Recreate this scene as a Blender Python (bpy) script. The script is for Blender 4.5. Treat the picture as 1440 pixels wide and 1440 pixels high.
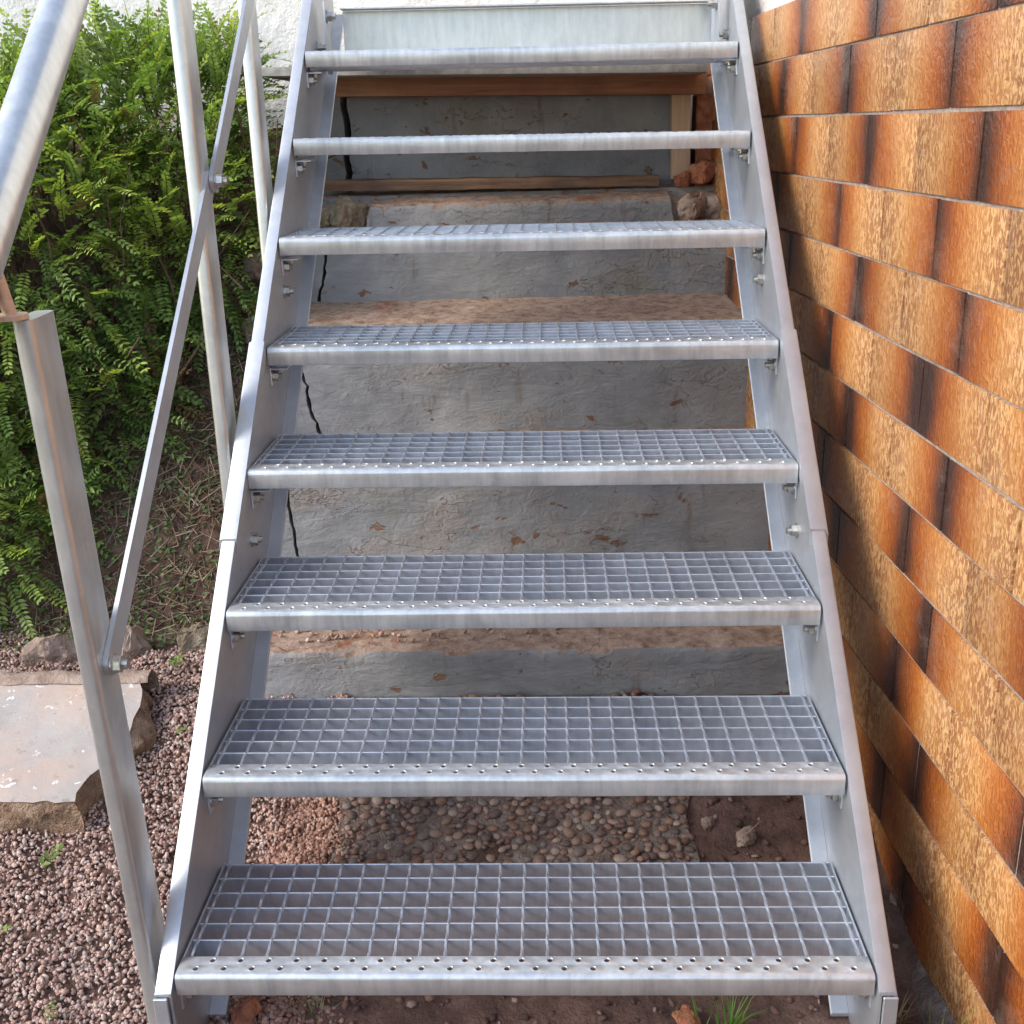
import bpy, bmesh, math, random
import numpy as np
from mathutils import Vector, Matrix, noise

random.seed(7)
rng = np.random.default_rng(11)
scene = bpy.context.scene
COL = scene.collection
for o in list(bpy.data.objects):
    bpy.data.objects.remove(o)

# ------------------------------------------------------------------ camera
cam_d = bpy.data.cameras.new('camera')
cam = bpy.data.objects.new('camera', cam_d)
COL.objects.link(cam)
cam.location = (0.0516, -1.1304, 1.0273)
cam.rotation_euler = (1.2329, 0.0284, 0.0271)
cam_d.sensor_width = 36
cam_d.lens = 36 * 1541.2 / 1440
cam_d.shift_x = -3.9 / 1440
cam_d.clip_start = 0.02
cam_d.clip_end = 400
scene.camera = cam

# ------------------------------------------------------------------ sky, sun, exposure
SUN_DIR = Vector((0.74, 0.32, -0.60)).normalized()      # the way the light travels
to_sun = -SUN_DIR
elev = math.asin(to_sun.z)
azim = math.atan2(to_sun.x, to_sun.y)
world = bpy.data.worlds.new('World')
scene.world = world
world.use_nodes = True
wn = world.node_tree
wn.nodes.clear()
w_out = wn.nodes.new('ShaderNodeOutputWorld')
w_bg = wn.nodes.new('ShaderNodeBackground')
w_sky = wn.nodes.new('ShaderNodeTexSky')
w_sky.sky_type = 'NISHITA'
w_sky.sun_disc = False
w_sky.sun_elevation = elev
w_sky.sun_rotation = azim
w_sky.air_density = 1.0
w_sky.dust_density = 1.2
w_bg.inputs['Strength'].default_value = 0.15
wn.links.new(w_sky.outputs[0], w_bg.inputs['Color'])
wn.links.new(w_bg.outputs[0], w_out.inputs[0])
sun_d = bpy.data.lights.new('sun', 'SUN')
sun_d.energy = 1.2
sun_d.angle = math.radians(26)
sun_d.color = (1.0, 0.93, 0.83)
sun = bpy.data.objects.new('sun', sun_d)
COL.objects.link(sun)
sun.rotation_euler = SUN_DIR.to_track_quat('-Z', 'Y').to_euler()
sun.location = (-3, -2, 4)
vs = scene.view_settings
vs.view_transform = 'Standard'
vs.look = 'None'
vs.gamma = 1
vs.exposure = 1.32
vs.use_curve_mapping = False

# ------------------------------------------------------------------ object helpers
def tag(o, label=None, cat=None, group=None, kind=None):
    if label: o['label'] = label
    if cat: o['category'] = cat
    if group: o['group'] = group
    if kind: o['kind'] = kind
    return o

def empty(name, loc=(0, 0, 0), rz=0.0, parent=None):
    o = bpy.data.objects.new(name, None)
    COL.objects.link(o)
    o.location = loc
    o.rotation_euler = (0, 0, rz)
    o.empty_display_size = 0.05
    if parent: o.parent = parent
    return o

def link(name, me, parent=None, loc=None, rot=None):
    o = bpy.data.objects.new(name, me)
    COL.objects.link(o)
    if parent: o.parent = parent
    if loc is not None: o.location = loc
    if rot is not None: o.rotation_euler = rot
    return o

def smooth(me, ang=None):
    if ang is None:
        me.polygons.foreach_set('use_smooth', [True] * len(me.polygons))
    else:
        me.polygons.foreach_set('use_smooth', [True] * len(me.polygons))
        try:
            me.set_sharp_from_angle(angle=math.radians(ang))
        except Exception:
            pass

def bm_mesh(bm, name, mats, ang=35, recalc=True):
    if recalc: bmesh.ops.recalc_face_normals(bm, faces=bm.faces)
    me = bpy.data.meshes.new(name)
    bm.to_mesh(me)
    bm.free()
    for m in (mats if isinstance(mats, (list, tuple)) else [mats]):
        me.materials.append(m)
    if ang is not None: smooth(me, ang)
    return me

def np_mesh(name, V, F, mat, col=None, sm=False):
    """V (n,3), F (m,k) numpy, col (n,3) per-vertex colours"""
    V = np.asarray(V, np.float32)
    F = np.asarray(F, np.int32)
    me = bpy.data.meshes.new(name)
    me.vertices.add(len(V))
    me.vertices.foreach_set('co', V.ravel())
    k = F.shape[1]
    me.loops.add(F.size)
    me.loops.foreach_set('vertex_index', F.ravel())
    me.polygons.add(len(F))
    me.polygons.foreach_set('loop_start', np.arange(0, F.size, k, dtype=np.int32))
    me.polygons.foreach_set('loop_total', np.full(len(F), k, np.int32))
    if sm: me.polygons.foreach_set('use_smooth', np.ones(len(F), bool))
    me.update(calc_edges=True)
    me.validate()
    if col is not None:
        a = me.color_attributes.new('Col', 'FLOAT_COLOR', 'POINT')
        c = np.ones((len(V), 4), np.float32)
        c[:, :3] = col
        a.data.foreach_set('color', c.ravel())
    me.materials.append(mat)
    return me

def add_box(bm, x0, x1, y0, y1, z0, z1, mi=0, bev=0.0, seg=1):
    vs_ = [bm.verts.new(p) for p in ((x0, y0, z0), (x1, y0, z0), (x1, y1, z0), (x0, y1, z0),
                                     (x0, y0, z1), (x1, y0, z1), (x1, y1, z1), (x0, y1, z1))]
    fs = [bm.faces.new([vs_[i] for i in q]) for q in
          ((0, 3, 2, 1), (4, 5, 6, 7), (0, 1, 5, 4), (1, 2, 6, 5), (2, 3, 7, 6), (3, 0, 4, 7))]
    for f in fs: f.material_index = mi
    if bev:
        es = list({e for f in fs for e in f.edges})
        bmesh.ops.bevel(bm, geom=es, offset=bev, segments=seg, affect='EDGES', profile=0.6)
    return fs

def box_mesh(name, x0, x1, y0, y1, z0, z1, mat, bev=0.0, seg=1):
    bm = bmesh.new()
    add_box(bm, x0, x1, y0, y1, z0, z1, 0, bev, seg)
    return bm_mesh(bm, name, mat)

def sweep(bm, prof, p0, p1, xax, yax, mi=0, caps=True):
    """profile points (a,b) swept from p0 to p1"""
    p0, p1, xax, yax = Vector(p0), Vector(p1), Vector(xax), Vector(yax)
    r0 = [bm.verts.new(p0 + xax * a + yax * b) for a, b in prof]
    r1 = [bm.verts.new(p1 + xax * a + yax * b) for a, b in prof]
    n = len(prof)
    for i in range(n):
        f = bm.faces.new((r0[i], r0[(i + 1) % n], r1[(i + 1) % n], r1[i]))
        f.material_index = mi
    if caps:
        bm.faces.new(r0[::-1]).material_index = mi
        bm.faces.new(r1).material_index = mi

def round_rect(w, h, r, seg=4):
    out = []
    for cx, cy, a0 in ((w / 2 - r, h / 2 - r, 0), (-w / 2 + r, h / 2 - r, 90), (-w / 2 + r, -h / 2 + r, 180), (w / 2 - r, -h / 2 + r, 270)):
        for k in range(seg + 1):
            a = math.radians(a0 + 90 * k / seg)
            out.append((cx + r * math.cos(a), cy + r * math.sin(a)))
    return out

def circle(r, n=16):
    return [(r * math.cos(2 * math.pi * k / n), r * math.sin(2 * math.pi * k / n)) for k in range(n)]

def icos(sub):
    bm = bmesh.new()
    bmesh.ops.create_icosphere(bm, subdivisions=sub, radius=1)
    V = np.array([v.co[:] for v in bm.verts], np.float32)
    F = np.array([[v.index for v in f.verts] for f in bm.faces], np.int32)
    bm.free()
    return V, F

def rand_rot(n, rg):
    q = rg.normal(size=(n, 4))
    q /= np.linalg.norm(q, axis=1)[:, None]
    w, x, y, z = q.T
    return np.stack([1 - 2 * (y * y + z * z), 2 * (x * y - z * w), 2 * (x * z + y * w),
                     2 * (x * y + z * w), 1 - 2 * (x * x + z * z), 2 * (y * z - x * w),
                     2 * (x * z - y * w), 2 * (y * z + x * w), 1 - 2 * (x * x + y * y)], -1).reshape(n, 3, 3)

# ------------------------------------------------------------------ material helpers
class M:
    def __init__(s, name, rough=0.7, metal=0.0, spec=0.5):
        s.m = bpy.data.materials.new(name)
        s.m.use_nodes = True
        s.t = s.m.node_tree
        s.b = s.t.nodes['Principled BSDF']
        s.out = s.t.nodes['Material Output']
        s.b.inputs['Roughness'].default_value = rough
        s.b.inputs['Metallic'].default_value = metal
        s.b.inputs['Specular IOR Level'].default_value = spec
    def n(s, typ, **kw):
        nd = s.t.nodes.new('ShaderNode' + typ)
        for k, v in kw.items():
            setattr(nd, k, v)
        return nd
    def put(s, sock, v):
        if isinstance(v, bpy.types.NodeSocket):
            s.t.links.new(v, sock)
        elif isinstance(v, (tuple, list)):
            sock.default_value = tuple(v) + ((1.0,) if len(v) == 3 and len(sock.default_value) == 4 else ())
        else:
            sock.default_value = v
    def pos(s):
        return s.n('NewGeometry').outputs['Position']
    def obj(s):
        return s.n('TexCoord').outputs['Object']
    def rnd(s):
        return s.n('ObjectInfo').outputs['Random']
    def attr(s, name='Col'):
        return s.n('Attribute', attribute_name=name).outputs['Color']
    def mapping(s, vec, scale=(1, 1, 1), loc=(0, 0, 0)):
        nd = s.n('Mapping')
        s.put(nd.inputs['Vector'], vec)
        s.put(nd.inputs['Scale'], scale)
        s.put(nd.inputs['Location'], loc)
        return nd.outputs[0]
    def noise(s, vec, scale, detail=4, rough=0.55, dist=0.0, w=None):
        nd = s.n('TexNoise')
        if w is not None:
            nd.noise_dimensions = '4D'
            s.put(nd.inputs['W'], w)
        s.put(nd.inputs['Vector'], vec)
        s.put(nd.inputs['Scale'], scale)
        s.put(nd.inputs['Detail'], detail)
        s.put(nd.inputs['Roughness'], rough)
        s.put(nd.inputs['Distortion'], dist)
        return nd.outputs['Fac']
    def voro(s, vec, scale, feature='F1', out='Distance', rnd=1.0):
        nd = s.n('TexVoronoi', feature=feature)
        s.put(nd.inputs['Vector'], vec)
        s.put(nd.inputs['Scale'], scale)
        s.put(nd.inputs['Randomness'], rnd)
        return nd.outputs[out]
    def ramp(s, fac, stops, interp='LINEAR'):
        nd = s.n('ValToRGB')
        nd.color_ramp.interpolation = interp
        cr = nd.color_ramp
        while len(cr.elements) > 1: cr.elements.remove(cr.elements[-1])
        for i, (p, c) in enumerate(stops):
            e = cr.elements[0] if i == 0 else cr.elements.new(p)
            e.position = p
            c = (c, c, c) if isinstance(c, (int, float)) else c
            e.color = tuple(c) + (1.0,)
        s.put(nd.inputs['Fac'], fac)
        return nd.outputs['Color']
    def math(s, op, a, b=0.0, c=0.0, clamp=False):
        nd = s.n('Math', operation=op, use_clamp=clamp)
        s.put(nd.inputs[0], a); s.put(nd.inputs[1], b); s.put(nd.inputs[2], c)
        return nd.outputs[0]
    def mix(s, fac, a, b, blend='MIX'):
        nd = s.n('Mix', data_type='RGBA', blend_type=blend)
        s.put(nd.inputs[0], fac); s.put(nd.inputs[6], a); s.put(nd.inputs[7], b)
        return nd.outputs[2]
    def sep(s, vec):
        nd = s.n('SeparateXYZ')
        s.put(nd.inputs[0], vec)
        return nd.outputs
    def bump(s, h, strength=0.3, dist=0.01, prev=None):
        nd = s.n('Bump')
        s.put(nd.inputs['Height'], h)
        nd.inputs['Strength'].default_value = strength
        nd.inputs['Distance'].default_value = dist
        if prev is not None: s.put(nd.inputs['Normal'], prev)
        return nd.outputs[0]
    def base(s, v): s.put(s.b.inputs['Base Color'], v); return s
    def rough(s, v): s.put(s.b.inputs['Roughness'], v); return s
    def normal(s, v): s.put(s.b.inputs['Normal'], v); return s

def mat_galv(name, lo, hi, r0, r1, spangle=55, drips=True, metal=0.6, rust=0.0):
    a = M(name, metal=metal)
    p = a.pos()
    cloud = a.noise(p, 13, 4, 0.65, 0.5)
    if drips:
        streak = a.noise(a.mapping(p, (75, 75, 12)), 1.0, 3, 0.6, 0.4)
        mixv = a.math('ADD', a.math('MULTIPLY', streak, 0.5), a.math('MULTIPLY', cloud, 0.5))
    else:
        sp = a.sep(a.voro(p, spangle, out='Color'))[0]
        mixv = a.math('ADD', a.math('MULTIPLY', sp, 0.07), a.math('ADD', a.math('MULTIPLY', cloud, 0.5), 0.22))
    col = a.ramp(mixv, [(0.33, lo), (0.68, hi)])
    fine = a.noise(p, 52, 4, 0.75, 0.8)
    col = a.mix(a.ramp(fine, [(0.58, 0.0), (0.74, 0.5 if drips else 0.15)]), col, (0.72, 0.74, 0.74))
    if drips: col = a.mix(a.ramp(fine, [(0.22, 0.4), (0.33, 0.0)]), col, (0.27, 0.25, 0.22))
    if rust:
        rs = a.noise(a.mapping(p, (9, 9, 14)), 1.0, 3, 0.7, 0.4)
        col = a.mix(a.ramp(rs, [(0.70, 0.0), (0.76, rust)]), col, (0.42, 0.26, 0.16))
    a.base(col)
    a.rough(a.math('ADD', a.math('MULTIPLY', cloud, (r1 - r0)), r0))
    a.normal(a.bump(a.math('ADD', a.math('MULTIPLY', fine, 0.35 if drips else 0.08), cloud), 0.12 if drips else 0.07, 0.005))
    return a.m

GALV = mat_galv('hot_dip_galvanised', (0.46, 0.50, 0.56), (0.70, 0.74, 0.80), 0.28, 0.44, metal=0.74)
NOSEM = mat_galv('galvanised_nosing', (0.44, 0.46, 0.47), (0.74, 0.76, 0.76), 0.26, 0.46, metal=0.7, rust=0.25)
SHEET = mat_galv('galvanised_sheet', (0.42, 0.44, 0.47), (0.55, 0.575, 0.605), 0.40, 0.54, spangle=60, drips=False, metal=0.72)
TUBE = mat_galv('galvanised_tube', (0.50, 0.51, 0.50), (0.68, 0.69, 0.67), 0.26, 0.42, drips=True, metal=0.75)

def mat_simple(name, stops, scale=30, rough=0.85, bump=0.4, bdist=0.004, metal=0.0, coord='pos', stretch=(1, 1, 1), bscale=None):
    a = M(name, rough, metal)
    p = a.pos() if coord == 'pos' else a.obj()
    p = a.mapping(p, stretch)
    f = a.noise(p, scale, 4, 0.65, 0.3)
    a.base(a.ramp(f, stops))
    a.normal(a.bump(a.noise(p, bscale or scale * 3, 3, 0.7), bump, bdist))
    return a.m

BOLT = mat_simple('zinc_bolt', [(0.3, (0.35, 0.33, 0.29)), (0.7, (0.66, 0.64, 0.6))], 160, 0.32, 0.1, 0.001, 0.9)
PIN = mat_simple('coppery_primer', [(0.3, (0.42, 0.27, 0.19)), (0.7, (0.62, 0.45, 0.35))], 90, 0.45, 0.1, 0.001, 0.35)
BLACK = mat_simple('rubber_edge', [(0.3, (0.02, 0.02, 0.02)), (0.7, (0.05, 0.05, 0.05))], 60, 0.6)

# ---- glazed wall tile: dark fired edge on one short end, cream flecks at the other
def mat_tile():
    a = M('flamed_glaze_tile', 0.2, 0.0, 0.5)
    o = a.obj()
    r = a.rnd()
    geo = a.pos()
    x = a.sep(o)[0]
    u = a.math('ADD', a.math('DIVIDE', x, 0.196), 0.5)
    rough_n = a.noise(a.mapping(geo, (1, 38, 22)), 1.0, 4, 0.6, 0.3)
    slow = a.noise(a.mapping(geo, (1, 9, 9)), 1.0, 1, 0.5)
    u2 = a.math('ADD', u, a.math('MULTIPLY', a.math('SUBTRACT', rough_n, 0.5), 0.13))
    u2 = a.math('ADD', u2, a.math('MULTIPLY', a.math('SUBTRACT', slow, 0.5), 0.22))
    u2 = a.math('ADD', u2, a.math('MULTIPLY', a.math('SUBTRACT', r, 0.52), 0.20), clamp=True)
    body = a.ramp(u2, [(0.0, (0.045, 0.020, 0.014)), (0.06, (0.085, 0.032, 0.016)), (0.15, (0.19, 0.052, 0.016)),
                       (0.28, (0.30, 0.084, 0.017)), (0.45, (0.39, 0.140, 0.033)), (0.64, (0.46, 0.215, 0.072)), (0.84, (0.38, 0.175, 0.066)), (1.0, (0.29, 0.130, 0.055))])
    ridge = a.noise(a.mapping(geo, (1, 210, 95)), 1.0, 2, 0.5, 0.7)
    fleck = a.ramp(ridge, [(0.47, 0.0), (0.60, 1.0)])
    pale = a.ramp(u2, [(0.38, 0.0), (0.80, 1.0)])
    col = a.mix(a.math('MULTIPLY', a.math('MULTIPLY', fleck, pale), 0.70), body, (0.66, 0.45, 0.22))
    pits = a.ramp(ridge, [(0.36, 1.0), (0.47, 0.0)])
    col = a.mix(a.math('MULTIPLY', a.math('MULTIPLY', pits, pale), 0.70), col, (0.33, 0.14, 0.05))
    col = a.mix(a.math('MULTIPLY', a.math('MULTIPLY', fleck, a.ramp(u2, [(0.12, 0.0), (0.3, 1.0)])), 0.2), col, (0.62, 0.28, 0.07))
    r2 = a.math('FRACT', a.math('MULTIPLY', r, 37.7))
    col = a.mix(1.0, col, a.ramp(r2, [(0.0, (0.78, 0.74, 0.72)), (1.0, (1.12, 1.10, 1.08))]), 'MULTIPLY')
    film = a.noise(geo, 10, 4, 0.7)
    col = a.mix(a.ramp(film, [(0.52, 0.0), (0.78, 0.22)]), col, (0.42, 0.34, 0.28))
    a.base(col)
    a.rough(a.math('ADD', 0.12, a.math('MULTIPLY', film, 0.26)))
    a.normal(a.bump(ridge, 0.75, 0.005))
    return a.m
TILE = mat_tile()
MORTAR = mat_simple('grey_mortar', [(0.3, (0.20, 0.15, 0.12)), (0.55, (0.30, 0.245, 0.21)), (0.75, (0.42, 0.37, 0.33))], 60, 0.95, 0.8, 0.004)
FOOT = mat_simple('dirty_footing', [(0.25, (0.07, 0.045, 0.035)), (0.5, (0.17, 0.125, 0.10)), (0.8, (0.32, 0.27, 0.24))], 24, 0.97, 1.0, 0.012)

def mat_plaster():
    a = M('white_render', 0.9)
    p = a.pos()
    f = a.noise(p, 5, 4, 0.65)
    c = a.ramp(f, [(0.3, (0.62, 0.58, 0.54)), (0.5, (0.80, 0.78, 0.74)), (0.7, (0.86, 0.85, 0.82))])
    d = a.noise(p, 2.2, 5, 0.7, 0.6)
    c = a.mix(a.ramp(d, [(0.6, 0.0), (0.68, 0.55)]), c, (0.55, 0.42, 0.33))
    a.base(c)
    nb = a.bump(a.noise(p, 28, 5, 0.7, 0.5), 0.8, 0.012)
    nb = a.bump(a.noise(p, 130, 3, 0.6), 0.5, 0.003, nb)
    a.normal(nb)
    return a.m
PLASTER = mat_plaster()

def mat_concrete():
    """old grey paint over concrete on the risers, trodden brown dirt on the flat tops"""
    a = M('flaking_grey_paint', 0.8, 0.0, 0.35)
    g = a.n('NewGeometry')
    p = g.outputs['Position']
    up = a.sep(g.outputs['True Normal'])[2]
    grey = a.ramp(a.noise(p, 6, 4, 0.65, 0.4), [(0.28, (0.165, 0.17, 0.178)), (0.5, (0.225, 0.23, 0.237)), (0.75, (0.30, 0.303, 0.308))])
    # brown soaked zones, green algae near the bottom edges, scuffs
    stain = a.noise(a.mapping(p, (2.6, 2.6, 5.0), (3.1, 0, 0.4)), 1.0, 5, 0.7, 0.5)
    grey = a.mix(a.ramp(stain, [(0.50, 0.0), (0.74, 0.55)]), grey, (0.30, 0.225, 0.175))
    alg = a.noise(a.mapping(p, (3.2, 3, 6), (7.7, 2.0, 1.0)), 1.0, 4, 0.65)
    grey = a.mix(a.ramp(alg, [(0.60, 0.0), (0.76, 0.55)]), grey, (0.19, 0.185, 0.085))
    chip = a.noise(a.mapping(p, (1, 1, 1.5), (0.3, 0.9, 0)), 15, 5, 0.62, 0.5)
    chipm = a.ramp(chip, [(0.64, 0.0), (0.655, 1.0)])
    grey = a.mix(chipm, grey, (0.17, 0.095, 0.06))
    specks = a.noise(p, 75, 3, 0.6)
    grey = a.mix(a.ramp(specks, [(0.70, 0.0), (0.75, 0.7)]), grey, (0.07, 0.05, 0.04))
    dirt = a.ramp(a.noise(p, 34, 5, 0.75, 0.0), [(0.3, (0.12, 0.068, 0.046)), (0.5, (0.31, 0.215, 0.16)), (0.7, (0.43, 0.33, 0.265))])
    grit = a.noise(p, 110, 4, 0.7)
    dirt = a.mix(a.ramp(grit, [(0.62, 0.0), (0.7, 0.8)]), dirt, (0.17, 0.075, 0.05))
    redp = a.noise(a.mapping(p, (1, 1, 1), (2.2, 0.7, 0)), 5.0, 5, 0.7, 0.6)
    dirt = a.mix(a.ramp(redp, [(0.58, 0.0), (0.64, 0.8)]), dirt, (0.25, 0.09, 0.045))
    edge = a.math('ADD', up, a.math('MULTIPLY', a.math('SUBTRACT', a.noise(p, 30, 4, 0.7), 0.5), 0.5))
    col = a.mix(a.ramp(edge, [(0.40, 0.0), (0.62, 1.0)]), grey, dirt)
    ln = a.noise(a.mapping(p, (5, 5, 9), (1.7, 0.2, 0.6)), 1.0, 5, 0.6, 0.3)
    hair = a.ramp(a.math('ABSOLUTE', a.math('SUBTRACT', ln, 0.5)), [(0.0, 1.0), (0.006, 0.0)])
    hair = a.math('MULTIPLY', hair, a.ramp(stain, [(0.48, 0.0), (0.56, 1.0)]))
    col = a.mix(a.math('MULTIPLY', hair, 0.5), col, (0.06, 0.045, 0.035))
    drip = a.noise(a.mapping(p, (26, 26, 5), (0.4, 0, 0.2)), 1.0, 4, 0.65)
    col = a.mix(a.ramp(drip, [(0.60, 0.0), (0.72, 0.55)]), col, (0.13, 0.085, 0.06))
    a.base(col)
    a.rough(a.ramp(edge, [(0.4, 0.62), (0.62, 0.97)]))
    wr = a.noise(a.mapping(p, (7, 7, 22)), 1.0, 5, 0.62, 0.5)
    zone = a.ramp(stain, [(0.35, 0.15), (0.6, 1.0)])
    crust = a.noise(p, 60, 3, 0.6, 1.0)
    h = a.math('ADD', wr, a.math('MULTIPLY', crust, a.math('MULTIPLY', zone, 0.6)))
    h = a.math('SUBTRACT', h, a.math('MULTIPLY', a.math('ADD', chipm, hair), 0.4))
    a.normal(a.bump(h, 0.6, 0.010))
    return a.m
CONC = mat_concrete()

def mat_wood(name, lo, hi, scale=(3, 60, 60), knots=None, rough=0.7):
    a = M(name, rough)
    p = a.obj()
    g = a.noise(a.mapping(p, scale), 1.0, 4, 0.65, 0.8)
    c = a.ramp(g, [(0.3, lo), (0.68, hi)])
    b = a.noise(p, 8, 4, 0.6)
    c = a.mix(a.ramp(b, [(0.5, 0.0), (0.75, 0.5)]), c, tuple(v * 0.55 for v in lo))
    a.base(c)
    a.normal(a.bump(g, 0.35, 0.003))
    return a.m
WOOD_RED = mat_wood('reddish_beam_wood', (0.24, 0.105, 0.055), (0.42, 0.21, 0.12))
WOOD_OLD = mat_wood('weathered_plank_wood', (0.055, 0.03, 0.018), (0.30, 0.17, 0.095))
WOOD_PALE = mat_wood('fresh_sawn_wood', (0.48, 0.32, 0.20), (0.62, 0.45, 0.31), (60, 60, 4))
BOARD = mat_simple('grey_fibre_board', [(0.3, (0.20, 0.19, 0.17)), (0.7, (0.40, 0.38, 0.35))], 40, 0.9, 0.4, 0.002)
BRICK = mat_simple('broken_red_brick', [(0.25, (0.15, 0.06, 0.035)), (0.5, (0.36, 0.13, 0.065)), (0.8, (0.45, 0.24, 0.15))], 40, 0.95, 0.9, 0.008)
ROCK = mat_simple('mossy_rubble', [(0.25, (0.10, 0.075, 0.045)), (0.5, (0.27, 0.21, 0.14)), (0.8, (0.42, 0.36, 0.27))], 26, 0.95, 0.9, 0.01)
ROCK2 = mat_simple('brown_sandstone', [(0.25, (0.13, 0.085, 0.065)), (0.5, (0.30, 0.215, 0.165)), (0.8, (0.43, 0.35, 0.29))], 22, 0.95, 0.8, 0.008)
SLABSIDE = mat_simple('broken_slab_edge', [(0.25, (0.085, 0.05, 0.03)), (0.5, (0.23, 0.14, 0.085)), (0.8, (0.40, 0.30, 0.22))], 26, 0.97, 1.0, 0.012)

def mat_slab():
    a = M('painted_slab_top', 0.75)
    p = a.pos()
    c = a.ramp(a.noise(p, 7, 4, 0.65, 0.3), [(0.3, (0.32, 0.285, 0.26)), (0.7, (0.44, 0.40, 0.37))])
    o = a.noise(a.mapping(p, (5, 5, 5), (4.2, 1.4, 0)), 1.0, 4, 0.6, 0.3)
    c = a.mix(a.ramp(o, [(0.44, 0.0), (0.64, 0.65)]), c, (0.50, 0.34, 0.25))
    w = a.noise(p, 34, 6, 0.7, 0.6)
    c = a.mix(a.ramp(w, [(0.63, 0.0), (0.65, 0.9)]), c, (0.75, 0.74, 0.72))
    k = a.noise(p, 55, 5, 0.7)
    c = a.mix(a.ramp(k, [(0.60, 0.0), (0.68, 0.5)]), c, (0.20, 0.16, 0.13))
    a.base(c)
    a.normal(a.bump(a.noise(p, 45, 6, 0.7), 0.35, 0.005))
    return a.m
SLABTOP = mat_slab()

def mat_soil():
    a = M('reddish_soil', 0.97)
    p = a.pos()
    c = a.ramp(a.noise(p, 16, 5, 0.75, 0.4), [(0.3, (0.055, 0.03, 0.022)), (0.5, (0.125, 0.068, 0.05)), (0.72, (0.21, 0.125, 0.095))])
    g = a.noise(p, 1.3, 4, 0.6)
    far = a.sep(p)
    d = a.math('MULTIPLY', a.math('SUBTRACT', a.math('ABSOLUTE', far[0]), 2.2), 0.5, clamp=True)
    c = a.mix(a.math('MULTIPLY', d, a.ramp(g, [(0.35, 0.2), (0.6, 1.0)])), c, (0.07, 0.10, 0.03))
    a.base(c)
    nb = a.bump(a.noise(p, 45, 5, 0.75), 0.9, 0.015)
    a.normal(nb)
    return a.m
SOIL = mat_soil()

def mat_attr(name, rough=0.9, bump=0.5, bs=180, bd=0.003, var=0.25, spec=0.4):
    a = M(name, rough, 0.0, spec)
    p = a.pos()
    f = a.noise(p, bs * 0.6, 4, 0.65)
    c = a.mix(1.0, a.attr(), a.ramp(f, [(0.25, 1 - var * 1.6), (0.75, 1 + var * 0.0 + 0.0)]), 'MULTIPLY')
    a.base(c)
    a.normal(a.bump(a.noise(p, bs, 4, 0.7), bump, bd))
    return a.m
GRAVEL = mat_attr('split_gravel', 0.9)
PEBBLE = mat_attr('river_pebbles', 0.65, 0.25, 140, 0.002)
TWIG = mat_attr('dry_twigs', 0.9, 0.5, 220, 0.002)

def mat_leaf(name, use_attr=True, col=(0.1, 0.2, 0.03)):
    a = M(name, 0.42, 0.0, 0.4)
    c = a.attr() if use_attr else None
    if c is None:
        rgb = a.n('RGB'); rgb.outputs[0].default_value = tuple(col) + (1,)
        c = rgb.outputs[0]
    a.base(c)
    tr = a.n('BsdfTranslucent')
    tc = a.mix(1.0, c, (1.15, 1.25, 0.55), 'MULTIPLY')
    a.put(tr.inputs['Color'], tc)
    mx = a.n('MixShader')
    mx.inputs[0].default_value = 0.38
    a.t.links.new(a.b.outputs[0], mx.inputs[1])
    a.t.links.new(tr.outputs[0], mx.inputs[2])
    a.t.links.new(mx.outputs[0], a.out.inputs[0])
    return a.m
LEAF = mat_leaf('privet_leaf')
GRASS = mat_leaf('grass_blade')

# ------------------------------------------------------------------ ground
def sstep(t):
    t = np.clip(t, 0, 1)
    return t * t * (3 - 2 * t)

def gz_np(x, y):
    """height of the ground: rises under the stair, climbs as a bank beside the old steps"""
    z = -0.17 + 0.178 * sstep((y - 0.05) / 0.75)
    bank = 0.85 * (np.minimum(y, 2.6) - 0.95) * sstep((y - 0.95) / 0.25)
    left = sstep((-0.60 - x) / 0.06 + 0.5)
    z = z + np.maximum(bank, 0) * left
    return z

def bumps(x, y):
    return (0.006 * np.sin(23 * x + 3.1) * np.sin(19 * y + 1.2) + 0.004 * np.sin(57 * x + 31 * y) + 0.003 * np.sin(91 * y - 44 * x + 2))

def gz(x, y):
    return float(gz_np(np.array(x, float), np.array(y, float)) + bumps(np.array(x, float), np.array(y, float)))

def axis(lo, hi, step, far):
    mid = np.arange(lo, hi + 1e-6, step)
    out = [lo - d for d in far[::-1]] + list(mid) + [hi + d for d in far]
    return np.array(out)
gx = axis(-2.4, 0.9, 0.03, [0.3, 1, 3, 8, 20, 60])
gy = axis(-0.6, 2.7, 0.03, [0.3, 1, 3, 8, 20, 60])
GX, GY = np.meshgrid(gx, gy, indexing='ij')
GZ = gz_np(GX, GY) + bumps(GX, GY)
nx, ny = GX.shape
ids = np.arange(nx * ny).reshape(nx, ny)
Fg = np.stack([ids[:-1, :-1], ids[1:, :-1], ids[1:, 1:], ids[:-1, 1:]], -1).reshape(-1, 4)
ground = link('ground', np_mesh('ground', np.stack([GX, GY, GZ], -1).reshape(-1, 3), Fg, SOIL, sm=True))
tag(ground, 'reddish brown soil around and under the staircase', kind='structure')

# ------------------------------------------------------------------ tiled wall on the right
WK = -0.055
wall_rz = math.atan2(1.0, WK)
twall = empty('tiled_wall', (0.602, 0.0407, 0.12 * -1.036 - 0.037), wall_rz)
twall.scale = (1.036, 1.036, 1.036)
tag(twall, 'house wall clad in flamed orange and dark brown glazed tiles', 'wall')
WZ = 0.12
def wx(y): return 0.583 + WK * y
link('mortar_bed', box_mesh('mortar_bed', -1.35, 2.13, -0.14, 0.0108, -0.112 + WZ, 1.229 + WZ, MORTAR), twall)
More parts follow.
